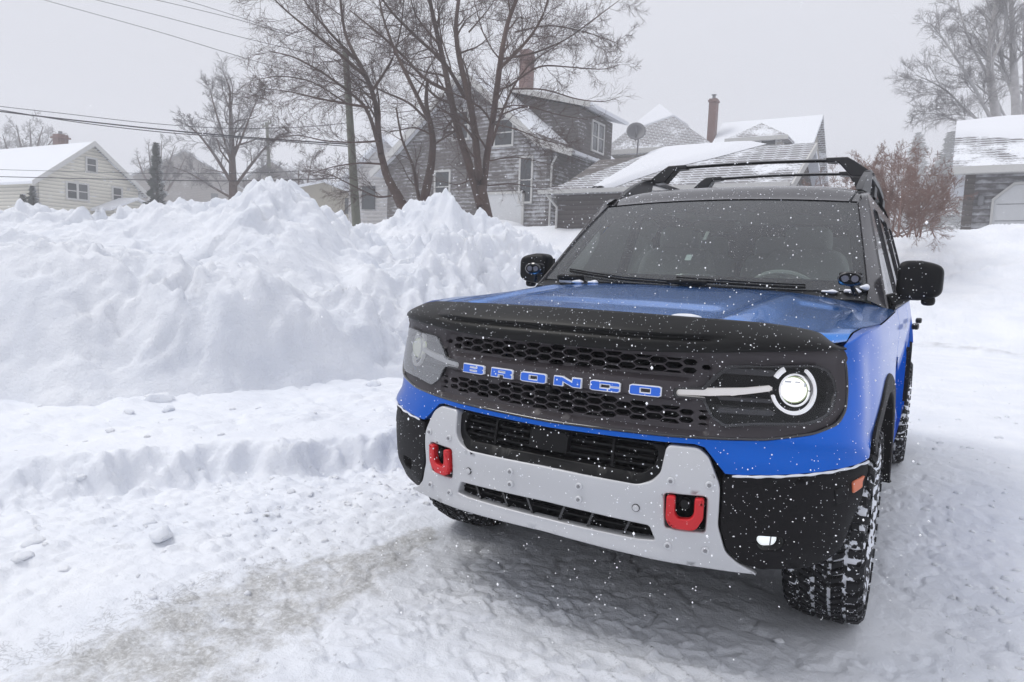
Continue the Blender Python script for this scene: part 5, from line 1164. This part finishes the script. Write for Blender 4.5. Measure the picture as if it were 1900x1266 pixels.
# ---- E: white door garage at the right
def garage_right():
    r=root('garage',(5,26,3),'garage with snow plastered clapboards and a wide white door with clipped corners','garage')
    x0,x1,y0,y1=1.62,9.,24.,31.; ze,ym=5.30,27.5; zr=7.08; f=lambda y:ze+.05+(y-y0)*(zr-ze)/(ym-y0)
    mb=MB(); mb.prism([(y0,2.4),(y1,2.4),(y1,ze),(ym,zr-.1),(y0,ze)],lambda y,z:(x0,y,z),lambda y,z:(x1,y,z)); fin(mb.build('wall',M['wallright']),r)
    poly_('roof',[(x0-.5,y0-.7,f(y0-.7)),(x1,y0-.7,f(y0-.7)),(x1,ym,f(ym)),(x0-.5,ym,f(ym))],M['sh_thin'],r,.14)
    poly_('roof',[(x0-.5,y1+.5,f(y0-.5)),(x1,y1+.5,f(y0-.5)),(x1,ym,f(ym)),(x0-.5,ym,f(ym))],M['sh_white'],r,.14)
    # thick snow on the upper part
    V=[];n=20;m_=14
    for i in range(n+1):
        x=x0-.5+(x1-x0+.5)*i/n; lo=ym-(1.9+.55*math.tanh((x-3.3)*1.1)*1.0+.12*math.sin(x*3)); lo=max(lo,y0-.3)
        for j in range(m_+1):
            y=lo+(ym+.1-lo)*j/m_; V.append((x,y,f(y)+.22*min(1,(j/3.))**.6-.03+.03*math.sin(x*2+y)))
    F=[(i*(m_+1)+j,(i+1)*(m_+1)+j,(i+1)*(m_+1)+j+1,i*(m_+1)+j+1) for i in range(n) for j in range(m_)]
    fin(MB().add(V,F).build('roof_snow',M['roofsnow'],smooth=True,ang=80),r)
    bx_('gutter',(x0-.5,y0-.84,ze-.48),(x1,y0-.70,ze-.26),M['trim'],r); bx_('soffit',(x0-.5,y0-.7,ze-.42),(x1,y0-.02,ze-.36),M['trim'],r)
    bx_('corner_post',(x0-.12,y0-.06,2.4),(x0+.16,y0+.10,ze),M['wallgarage'],r)
    D=[(2.33,2.4),(2.33,4.05),(2.82,4.52),(6.6,4.52),(7.0,4.05),(7.0,2.4)]
    fin(MB().prism(D,lambda x,z:(x,y0-.04,z),lambda x,z:(x,y0-.01,z)).build('garage_door',M['door']),r)
    D2=[(2.26,2.4),(2.26,4.09),(2.79,4.60),(6.63,4.60),(7.07,4.09),(7.07,2.4)]; mb=MB(); V=[(x,y0-.07,z) for x,z in D]+[(x,y0-.07,z) for x,z in D2]; mb.add(V,[(i,i+1,i+7,i+6) for i in range(5)]); o=mb.build('door_frame',M['trim']); md=o.modifiers.new('s','SOLIDIFY'); md.thickness=.05; fin(o,r)
    mb=MB()
    for z in(2.9,3.4,3.92): mb.box((2.4,y0-.05,z),(6.95,y0-.035,z+.02))
    fin(mb.build('door_seam',M['dish']),r)
    lm=fin(MB().add(*sell((1.98,y0-.09,4.05),(.09,.07,.16),(.5,.5),8)).build('wall_lamp',M['dish'],smooth=True),r)
garage_right()
# ---- A: cream house at the left
def house_cream():
    r=root('house',(-45,19,3.5),'cream clapboard house with snowy roof, attic window and brick chimney at far left','house')
    L0=Vector((-42,19.3,0)); rz=Matrix.Rotation(math.radians(5),4,'Z'); T=Matrix.Translation(L0)@rz
    def ap(o):
        o.data.transform(T); fin(o,r); return o
    w2,ze,zr,zb,Ld=2.95,5.55,7.85,2.5,11.
    mb=MB(); mb.prism([(-w2,zb),(w2,zb),(w2,ze),(0,zr),(-w2,ze)],lambda y,z:(0,y,z),lambda y,z:(-Ld,y,z)); ap(mb.build('wall',M['wallcream']))
    for s in(1,-1):
        sl=(zr-ze)/w2; o=.55
        V=[(.35,0,zr+.12),(.35,s*(w2+o),ze+.12-sl*o),(-Ld-.3,s*(w2+o),ze+.12-sl*o),(-Ld-.3,0,zr+.12)]
        mb=MB(); mb.add(V+[(v[0],v[1],v[2]-.14) for v in V],[(0,1,2,3),(4,5,6,7),(0,1,5,4),(1,2,6,5),(2,3,7,6)]); ap(mb.build('roof',M['sh_white'] if s<0 else M['sh_dark']))
        V=[(.36,0,zr+.16),(.36,s*(w2+o),ze+.16-sl*o),(.36,s*(w2+o),ze-.14-sl*o),(.36,0,zr-.14)]; mb=MB(); mb.add(V+[(v[0]+.06,v[1],v[2]) for v in V],[(0,1,2,3),(4,5,6,7),(0,1,5,4),(2,3,7,6),(1,2,6,5)]); ap(mb.build('rake_board',M['trim']))
    def wn(y,z,w,h,two=False):
        mb=MB(); t=.10
        for a,b,c,d in((-w/2-t,-w/2,-h/2,h/2),(w/2,w/2+t,-h/2,h/2),(-w/2-t,w/2+t,h/2,h/2+t),(-w/2-t,w/2+t,-h/2-t,-h/2)): mb.box((0.0,y+a,z+c),(.07,y+b,z+d))
        mb.box((.02,y-w/2,z-.02),(.05,y+w/2,z+.03)); 
        if two: mb.box((.02,y-.06,z-h/2),(.06,y+.06,z+h/2))
        f=ap(mb.build('window',M['trim'])); g=MB().box((.005,y-w/2,z-h/2),(.02,y+w/2,z+h/2)).build('pane',M['pane']); g.data.transform(T); g.parent=f
    wn(0,6.62,.52,.72); wn(-.85,5.0,1.15,.85,True); wn(1.55,5.05,.5,.85)
    ap(MB().box((.0,-1.0,5.42),(.03,-.75,5.6)).box((0,2.2,5.42),(.03,2.4,5.6)).build('vent',M['trim']))
    ap(MB().box((-3.9,.1,7.4),(-3.3,.7,8.65)).box((-4.0,.0,8.4),(-3.2,.8,8.5)).build('chimney',M['brick'])); ap(MB().tube([(-3.6,.4,8.6),(-3.6,.4,8.85)],.12,8).build('chimney_cap',M['dish']))
    # little entry roof
    mb=MB(); mb.prism([(.3,2.5),(2.9,2.5),(2.9,4.15),(1.7,4.75),(.3,4.15)],lambda y,z:(.0,y,z),lambda y,z:(1.6,y,z)); ap(mb.build('porch_wall',M['wallcream']))
    for s in(1,-1): 
        V=[(-.1,1.65,4.9),(1.9,1.65,4.9),(1.9,1.65+s*1.75,4.1),(-.1,1.65+s*1.75,4.1)]; ap(MB().add(V+[(v[0],v[1],v[2]-.14) for v in V],[(0,1,2,3),(4,5,6,7),(0,1,5,4),(1,2,6,5),(2,3,7,6),(3,0,4,7)]).build('porch_roof',M['roofsnow']))
    wn(.9,3.95,.5,.5)
house_cream()
# ---- far houses between the trees
def simple_house(name_px,wd,hh,depth_,label,wm,rmm,yaw,ln=9,eave=.5,group=None):
    (px,py)=name_px; p=at(px,py,depth_); r=root('house',p,label,'house',group); T=Matrix.Translation(Vector(p))@Matrix.Rotation(math.radians(yaw),4,'Z')
    h=hh*eave; w=wd/2
    def ap(o): o.data.transform(T); fin(o,r)
    mb=MB(); mb.prism([(-w,-4),(w,-4),(w,h),(0,hh),(-w,h)],lambda x,z:(x,0,z),lambda x,z:(x,ln,z)); ap(mb.build('wall',wm))
    for s in(1,-1):
        sl=(hh-h)/w; V=[(0,-.4,hh+.1),(s*(w+.5),-.4,h+.1-sl*.5),(s*(w+.5),ln+.3,h+.1-sl*.5),(0,ln+.3,hh+.1)]; ap(MB().add(V+[(v[0],v[1],v[2]-.2) for v in V],[(0,1,2,3),(4,5,6,7),(0,1,5,4),(1,2,6,5),(2,3,7,6)]).build('roof',rmm))
    for q in(-.45,.45): ap(MB().box((q*w-.4,-.06,h*.3),(q*w+.4,-.02,h*.3+1.2)).build('window',M['pane']))
simple_house((345,385),14,6.6,82,'dark roofed grey house standing behind the spreading bare tree',M['wallfar'],M['sh_dark'],60,12,.35,)
simple_house((505,385),11,5.6,84,'small dark house just left of the leaning utility pole',M['wallfar'],M['sh_dark'],20,9,.4)
simple_house((600,404),9,2.7,52,'low mustard house partly hidden behind the highest snow peak',mat('mustard_wall',(.33,.30,.24),.8),M['sh_white'],62,9,.5)
simple_house((715,415),4.6,4.4,36,'small pale house with white gable trim, left of the grey house',M['wallwhite'],M['sh_white'],10,6,.55)
# ================================================================ TREES
class TB:
    def __init__(s): s.V=[];s.F=[];s.n=0
    def tube(s,P,R,k):
        P=np.asarray(P); m=len(P); D=np.gradient(P,axis=0); D/=np.linalg.norm(D,axis=1)[:,None]+1e-9
        a=np.cross(D,[.31,.17,.93]); a/=np.linalg.norm(a,axis=1)[:,None]+1e-9; b=np.cross(a,D); t=2*np.pi*np.arange(k)/k
        V=P[:,None]+np.asarray(R)[:,None,None]*(np.cos(t)[None,:,None]*a[:,None]+np.sin(t)[None,:,None]*b[:,None])
        I=s.n+np.arange(m*k).reshape(m,k); J=np.roll(I,-1,1); s.F.append(np.stack([I[:-1],J[:-1],J[1:],I[1:]],-1).reshape(-1,4)); s.V.append(V.reshape(-1,3)); s.n+=m*k
    def build(s,name,m,parent): return fin(mesh(name,np.concatenate(s.V),np.ascontiguousarray(np.concatenate(s.F)),m),parent)
def grow(tb_t,tb_c,p,d,L_,r,lv,R_,prm):
    n=max(3,int(L_/prm['seg'])+2) if lv>1 else 4; P=[p]; d=d/np.linalg.norm(d)
    for i in range(n-1):
        d=d+R_.normal(size=3)*prm['wig']/math.sqrt(n); d[2]+=prm['up']/n*(1 if lv>1 else .6); d/=np.linalg.norm(d); P.append(P[-1]+d*L_/(n-1))
    P=np.array(P); rr=r*np.linspace(1,.3,n); (tb_t if r>prm['rt'] else tb_c).tube(P,rr,5 if r>prm['rt'] else 3)
    if lv<=0: return
    kids(tb_t,tb_c,P,rr,L_,lv,R_,prm)
def kids(tb_t,tb_c,P,rr,L_,lv,R_,prm,t0=.2,dens_=1.):
    nk=max(2,int(prm['nk'][min(lv,len(prm['nk'])-1)]*dens_)); D=np.gradient(P,axis=0)
    for i in range(nk):
        t=t0+(1-t0)*(i+R_.random())/nk; f=t*(len(P)-1); k=min(int(f),len(P)-2); q=P[k]+(P[k+1]-P[k])*(f-k); dd=D[k]/np.linalg.norm(D[k])
        side=np.cross(dd,R_.normal(size=3)); side/=np.linalg.norm(side)+1e-9; an=math.radians(prm['ang']*R_.uniform(.6,1.25))
        nd_=dd*math.cos(an)+side*math.sin(an); r=max(prm['rmin'],rr[k]*R_.uniform(.3,.5))
        L2=L_*prm['lr']*R_.uniform(.6,1.15)*(1.15-.55*t)
        grow(tb_t,tb_c,q,nd_,L2,r,lv-1,R_,prm)
def limb(P,depth_,wv_=0.,seed=0):
    R_=np.random.default_rng(seed); off=0; o=[]
    for i,p in enumerate(P): off+=R_.normal()*wv_; o.append(at(p[0],p[1],depth_+off))
    o=np.array(o); m=len(o); t=np.linspace(0,m-1,(m-1)*5+1); 
    Q=np.stack([np.interp(t,np.arange(m),o[:,k]) for k in range(3)],1); K=np.array([.25,.5,.25])
    for _ in range(3): Q[1:-1]=.25*Q[:-2]+.5*Q[1:-1]+.25*Q[2:]
    return Q
def bigtree(label,limbs,depth_,barkm,twigm,prm,seed,name='bare_tree',group=None):
    R_=np.random.default_rng(seed); b=at(*limbs[0][0][0],depth_); r=root(name,(b[0],b[1],b[2]-.3),label,'tree',group); T_=TB();C_=TB()
    for i,(P,r0,r1,lv,Lk,dn) in enumerate(limbs):
        Q=limb(P,depth_,prm.get('dv',.25) if i else .05,seed+i); rr=np.linspace(r0*(1 if i==0 else .85),r1*.7,len(Q)); 
        if i==0: rr[:3]*=np.array([1.35,1.2,1.08])
        T_.tube(Q,rr,9)
        if lv: kids(T_,C_,Q,rr,Lk,lv,R_,prm,.3 if i==0 else .12,dn)
    T_.build('trunk',barkm,r); C_.build('crown',twigm,r); return r
PR=dict(seg=.28,wig=.5,up=.05,nk=[0,7,10,12,12],ang=44,lr=.64,rmin=.0044,rt=.02,dv=.5)
bigtree('large bare brown tree with two thick forked stems in front of the grey house',[
 ([(903,425),(900,400),(896,370),(893,345)],.25,.17,0,1,1),
 ([(893,385),(872,310),(848,235),(834,170),(822,110),(808,50),(795,-10),(788,-80)],.155,.06,3,2.9,1.3),
 ([(893,352),(886,300),(880,230),(866,165),(850,100),(845,50),(851,0),(862,-70)],.135,.06,3,2.9,1.2),
 ([(897,352),(903,290),(914,225),(924,150),(930,100),(942,40),(962,-10),(985,-80)],.12,.05,3,2.9,1.2),
 ([(924,130),(958,98),(990,62),(1012,20),(1025,-40)],.06,.03,3,2.9,1.1),
 ([(912,270),(930,210),(955,155),(985,115),(1040,80)],.05,.02,3,2.6,1.1),
 ([(862,180),(826,115),(775,72),(725,22),(690,-30)],.07,.03,3,2.9,1.1),
 ([(834,170),(790,150),(740,95),(700,60),(650,20)],.06,.025,3,2.9,1.0),
 ([(930,110),(990,100),(1050,75),(1110,30),(1150,0)],.04,.012,3,1.9,1.2),
 ([(945,160),(1000,120),(1060,125),(1120,130),(1150,120)],.035,.01,3,1.7,1.3),
 ([(950,165),(1010,165),(1070,185),(1120,190),(1150,180)],.03,.01,2,1.5,1.4),
 ([(925,215),(975,195),(1040,215),(1090,222)],.028,.01,2,1.4,1.3),
 ([(955,60),(1020,45),(1090,60),(1145,80)],.03,.01,3,1.8,1.3),([(870,60),(905,20),(930,-20)],.03,.01,3,1.8,1.2),([(812,80),(770,30),(755,-30)],.04,.015,3,1.8,1.2),([(915,230),(960,240),(1010,262),(1060,270)],.025,.008,3,1.4,1.2),
 ([(905,345),(950,340),(1000,350),(1040,345)],.025,.008,2,1.3,1.4),
 ([(903,300),(950,290),(1000,300),(1035,310)],.022,.008,2,1.2,1.4),
 ([(880,330),(850,345),(815,335),(790,340)],.022,.008,2,1.2,1.2),
 ],19.,M['bark'],M['twig'],PR,11)
bigtree('bare tree with a broken upright stub between the large tree and the leaning tree',[
 ([(782,395),(790,355),(800,310),(804,262),(797,222)],.15,.11,0,1,1),
 ([(797,225),(790,190),(793,150)],.09,.07,0,1,1),
 ([(783,390),(772,345),(768,310),(745,260),(735,200)],.07,.03,2,1.8,1.2),
 ([(797,225),(765,160),(735,100),(712,40),(700,-20)],.07,.03,3,2.6,1.2),
 ([(797,228),(760,190),(715,172),(670,150),(620,110)],.05,.02,3,2.6,1.1),
 ([(800,250),(770,235),(730,245),(690,240)],.03,.01,2,1.5,1.5),
 ([(802,270),(835,250),(870,220),(890,180)],.03,.01,2,1.3,1.3)],20.,M['bark'],M['twig'],PR,23)
bigtree('bare tree leaning left whose wide crown reaches over the utility pole',[
 ([(752,395),(738,365),(718,330),(708,290)],.17,.13,0,1,1),
 ([(708,292),(702,250),(700,205),(688,160),(662,110),(640,65),(632,10),(630,-60)],.12,.04,3,3.0,1.35),
 ([(706,285),(690,225),(676,195),(650,172),(600,135),(545,105),(500,95)],.075,.018,3,2.6,1.3),
 ([(684,200),(640,192),(590,183),(540,170),(490,165)],.045,.012,3,2.4,1.2),
 ([(676,140),(630,100),(580,60),(530,20),(490,-20)],.06,.02,3,2.8,1.35),
 ([(660,110),(610,60),(570,10),(540,-40)],.05,.02,3,2.8,1.2),
 ([(690,170),(730,110),(745,50),(750,-10)],.05,.02,3,1.9,1.1),
 ([(735,362),(700,368),(655,345),(610,322),(560,318)],.04,.01,3,1.7,1.3),
 ([(712,305),(665,302),(615,310),(570,325)],.035,.01,2,1.6,1.5),
 ([(704,262),(655,265),(600,262),(555,250),(520,255)],.035,.01,3,1.7,1.3),
 ([(640,190),(580,150),(520,140),(465,150)],.03,.01,3,1.5,1.1)],19.5,M['bark'],M['twig'],PR,37)
PR2=dict(seg=.5,wig=.5,up=.2,nk=[0,9,10,11,11],ang=44,lr=.6,rmin=.009,rt=.035,dv=.4)
bigtree('distant bare tree with a broad fan crown, behind the snow bank left of the pole',[
 ([(434,400),(432,330),(430,270),(428,210),(426,160)],.26,.06,3,4.0,1.5),
 ([(433,345),(400,290),(370,250),(345,230)],.12,.04,3,2.6,1.3),([(433,350),(470,300),(500,265),(520,250)],.11,.04,3,2.6,1.3),([(432,310),(410,240),(395,190),(390,165)],.09,.03,3,2.4,1.2),([(431,300),(455,240),(470,200),(480,180)],.08,.03,3,2.4,1.2),
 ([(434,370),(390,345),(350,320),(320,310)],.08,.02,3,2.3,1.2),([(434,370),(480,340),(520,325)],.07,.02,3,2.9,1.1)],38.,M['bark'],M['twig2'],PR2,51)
def fan(label,base,depth_,tips,r0,twigm,prm,seed,barkm=None,lv=3,Lk=2.5,name='bare_tree',cat='tree',dn=1.,group=None,bs=0):
    limbs=[([(base[0]+bs*random.uniform(-1,1)+ (t[0]-base[0])*min(1,bs/60)*.5,base[1]),((base[0]*.4+t[0]*.6)+random.uniform(-8,8),base[1]*.5+t[1]*.5-2),t],r0,r0*.25,lv,Lk,dn) for t in tips]
    r=bigtree(label,limbs,depth_,barkm or M['bark'],twigm,prm,seed,name,group); r['category']=cat; return r
PR3=dict(PR2,rmin=.012,seg=.8,nk=[0,7,8,9])
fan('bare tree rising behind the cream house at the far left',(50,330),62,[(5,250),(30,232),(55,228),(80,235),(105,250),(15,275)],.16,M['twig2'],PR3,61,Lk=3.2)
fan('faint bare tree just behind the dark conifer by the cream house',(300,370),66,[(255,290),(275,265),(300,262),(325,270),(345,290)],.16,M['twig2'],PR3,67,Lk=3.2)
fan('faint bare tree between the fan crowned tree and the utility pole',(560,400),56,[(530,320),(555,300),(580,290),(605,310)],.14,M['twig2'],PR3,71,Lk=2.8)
PB=dict(PR2,up=.25,ang=38,rmin=.006,wig=.55,seg=.45,nk=[0,9,12,12,12],lr=.62)
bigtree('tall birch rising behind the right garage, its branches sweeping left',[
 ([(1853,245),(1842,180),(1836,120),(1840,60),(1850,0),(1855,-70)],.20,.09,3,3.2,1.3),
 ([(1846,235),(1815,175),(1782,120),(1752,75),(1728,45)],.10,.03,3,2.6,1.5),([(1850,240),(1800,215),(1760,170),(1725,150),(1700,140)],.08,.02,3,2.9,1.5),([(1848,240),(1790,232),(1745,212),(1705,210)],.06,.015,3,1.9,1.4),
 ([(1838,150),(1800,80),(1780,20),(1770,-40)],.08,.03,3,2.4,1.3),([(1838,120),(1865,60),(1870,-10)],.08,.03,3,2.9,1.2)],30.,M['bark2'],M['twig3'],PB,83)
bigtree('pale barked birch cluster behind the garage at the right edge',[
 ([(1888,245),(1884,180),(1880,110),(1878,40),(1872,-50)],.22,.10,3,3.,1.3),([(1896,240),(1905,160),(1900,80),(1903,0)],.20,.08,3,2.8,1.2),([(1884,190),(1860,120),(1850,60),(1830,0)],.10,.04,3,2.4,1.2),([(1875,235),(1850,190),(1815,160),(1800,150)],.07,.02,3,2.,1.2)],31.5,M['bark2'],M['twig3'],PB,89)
PU=dict(seg=.25,wig=.5,up=.2,nk=[0,7,8,9],ang=36,lr=.56,rmin=.0042,rt=.016,dv=.6)
fan('red brown leafless bush on the drift beside the car roof',(1668,440),17,[(1592,330),(1608,305),(1630,292),(1655,284),(1680,280),(1705,288),(1728,300),(1745,325),(1755,350),(1600,365),(1640,330),(1690,320),(1720,345),(1582,360),(1618,340),(1660,310),(1705,300),(1740,365),(1755,385),(1620,300),(1668,283),(1772,360),(1568,345),(1760,335),(1590,312)],.020,M['bushm'],PU,97,M['bushm'],3,1.25,'leafless_bush','bush',1.7,bs=45)
fan('smaller leafless bush showing behind the roof rack',(1560,440),21,[(1500,350),(1520,325),(1545,312),(1570,315),(1590,335),(1605,360)],.018,M['bushm'],PU,101,M['bushm'],3,1.2,'leafless_bush','bush',1.4,bs=30)
fan('low pale twigs poking from the drift left of the right garage',(1655,440),18,[(1740,408),(1765,400),(1700,415),(1780,420),(1610,420)],.016,M['twig2'],PU,103,M['twig2'],2,.7,'leafless_bush','bush',1.)
# evergreens
def conifer(label,base,top,depth_,wd,m,seed,n=900,droop=.25,ls=.16,group=None):
    R_=np.random.default_rng(seed); b=at(*base,depth_); t=at(*top,depth_); h=t[2]-b[2]; r=root('conifer',b,label,'tree',group)
    fin(MB().tube([(b[0],b[1],b[2]-.3),(b[0],b[1],b[2]+h*.95)],[.10,.02],7).build('trunk',M['bark']),r)
    u=1-np.sqrt(R_.random(n)); u=R_.random(n)**1.25; rad=wd*(1-u)**.85*(.55+.45*R_.random(n))*(.8+.3*np.sin(u*40+seed)); a=R_.random(n)*2*np.pi
    C_=np.stack([b[0]+rad*np.cos(a),b[1]+rad*np.sin(a),b[2]+h*u-droop*rad*.3],1); out_=np.stack([np.cos(a),np.sin(a),-droop+.6*R_.random(n)],1); sd_=np.stack([-np.sin(a),np.cos(a),.3*R_.normal(size=n)],1)
    L_=(ls*(.6+.8*R_.random(n)))[:,None]; A_=C_-out_*L_*.4; B_=C_+out_*L_; D_=C_+sd_*L_*.45+[0,0,.04]; E_=C_-sd_*L_*.45-[0,0,.03]
    V=np.stack([A_,D_,B_,E_],1).reshape(-1,3); F=np.arange(4*n).reshape(n,4); fin(mesh('crown',V,np.ascontiguousarray(F),m,smooth=False),r)
conifer('dark narrow conifer standing right of the cream house',(292,395),(283,268),40,.62,M['evergreen'],3,2600,.1,.16)
conifer('taller of two small conifers in front of the cream house',(62,398),(56,347),38,.42,M['evergreen'],4,900,.1,.13)
conifer('shorter of two small conifers in front of the cream house',(44,398),(38,362),38.3,.34,M['evergreen'],5,700,.1,.13)
conifer('faint spruce on the horizon right of the red brown bush',(1690,420),(1693,252),130,4.5,M['evergreen'],6,2600,.4,.87)
conifer('faint wide spruce close behind the left end of the right garage',(1752,420),(1748,248),105,4.4,M['evergreen'],8,2600,.4,.8)
conifer('small faint spruce behind the red brown bush',(1730,420),(1722,300),140,3.6,M['evergreen'],9,1600,.4,.8)
# ---- utility poles and wires
def pole(label,base,top,depth_,rad,arm=False):
    b=at(*base,depth_); t=at(*top,depth_); r=root('utility_pole',(b[0],b[1],b[2]-.8),label,'utility pole')
    fin(MB().tube([b-(t-b)*.15,b,t],[rad*1.1,rad,rad*.7],12).build('post',M['pole'],smooth=True),r)
    if arm:
        a=t-(t-b)*.04; mb=MB().tube([a+[-.9,.4,0],a+[.9,-.4,0]],.06,6); 
        for q in(-.8,-.3,.3,.8): mb.tube([a+[q,-q*.44,.05],a+[q,-q*.44,.22]],.04,6)
        fin(mb.build('crossarm',M['pole']),r)
pole('greenish wooden utility pole rising beside the leaning bare tree',(662,425),(641,95),21.,.135)
pole('distant grey utility pole behind the highest snow peak',(500,330),(495,228),45,.13,True)
def wire(label,pts,d0,d1,rad,group='overhead wires'):
    P=[]; n=len(pts)
    for i,p in enumerate(pts): P.append(at(p[0],p[1],d0+(d1-d0)*i/(n-1)))
    P=np.array(P); m=(n-1)*8+1; t=np.linspace(0,n-1,m); Q=np.stack([np.interp(t,np.arange(n),P[:,k]) for k in range(3)],1)
    for _ in range(12): Q[1:-1]=.25*Q[:-2]+.5*Q[1:-1]+.25*Q[2:]
    o=MB().tube(list(Q),rad,5).build('overhead_wire',M['wire'],smooth=True); tag(o,label,'wire',group)
wire('lowest of the thin wires crossing the upper left sky',[(-60,-42),(80,0),(300,60),(445,106),(641,160)],24,21,.009)
wire('second thin wire crossing the upper left sky, above the lowest',[(-60,-60),(170,-2),(300,30),(440,68),(640,115)],24,21,.009)
wire('third thin wire at the upper left, below the topmost',[(60,-50),(300,2),(400,26),(470,44),(640,100)],24,21,.009)
wire('topmost thin wire at the upper left',[(60,-66),(330,-4),(400,18),(470,40),(641,97)],24,21,.009)
wire('thick black cable sagging over the cream house',[(-80,196),(0,207),(100,219),(200,230),(330,244),(480,257),(650,268)],22,21,.022)
wire('second thick cable just below the thick black cable',[(-80,192),(0,204),(90,219),(170,231),(300,246),(440,256),(649,272)],22,21,.014)
wire('thin cable above the thick black cables at left',[(-80,186),(0,198),(130,212),(260,228),(420,240),(560,237),(649,228)],22,21,.010)
wire('lower black service cable passing in front of the cream house eave',[(-80,326),(0,328),(85,330),(260,334),(450,337),(655,330)],24,21.5,.014)
wire('faint thin cable above the lower service cable',[(-80,312),(0,315),(150,319),(300,323),(480,322),(652,312)],24,21.5,.008)
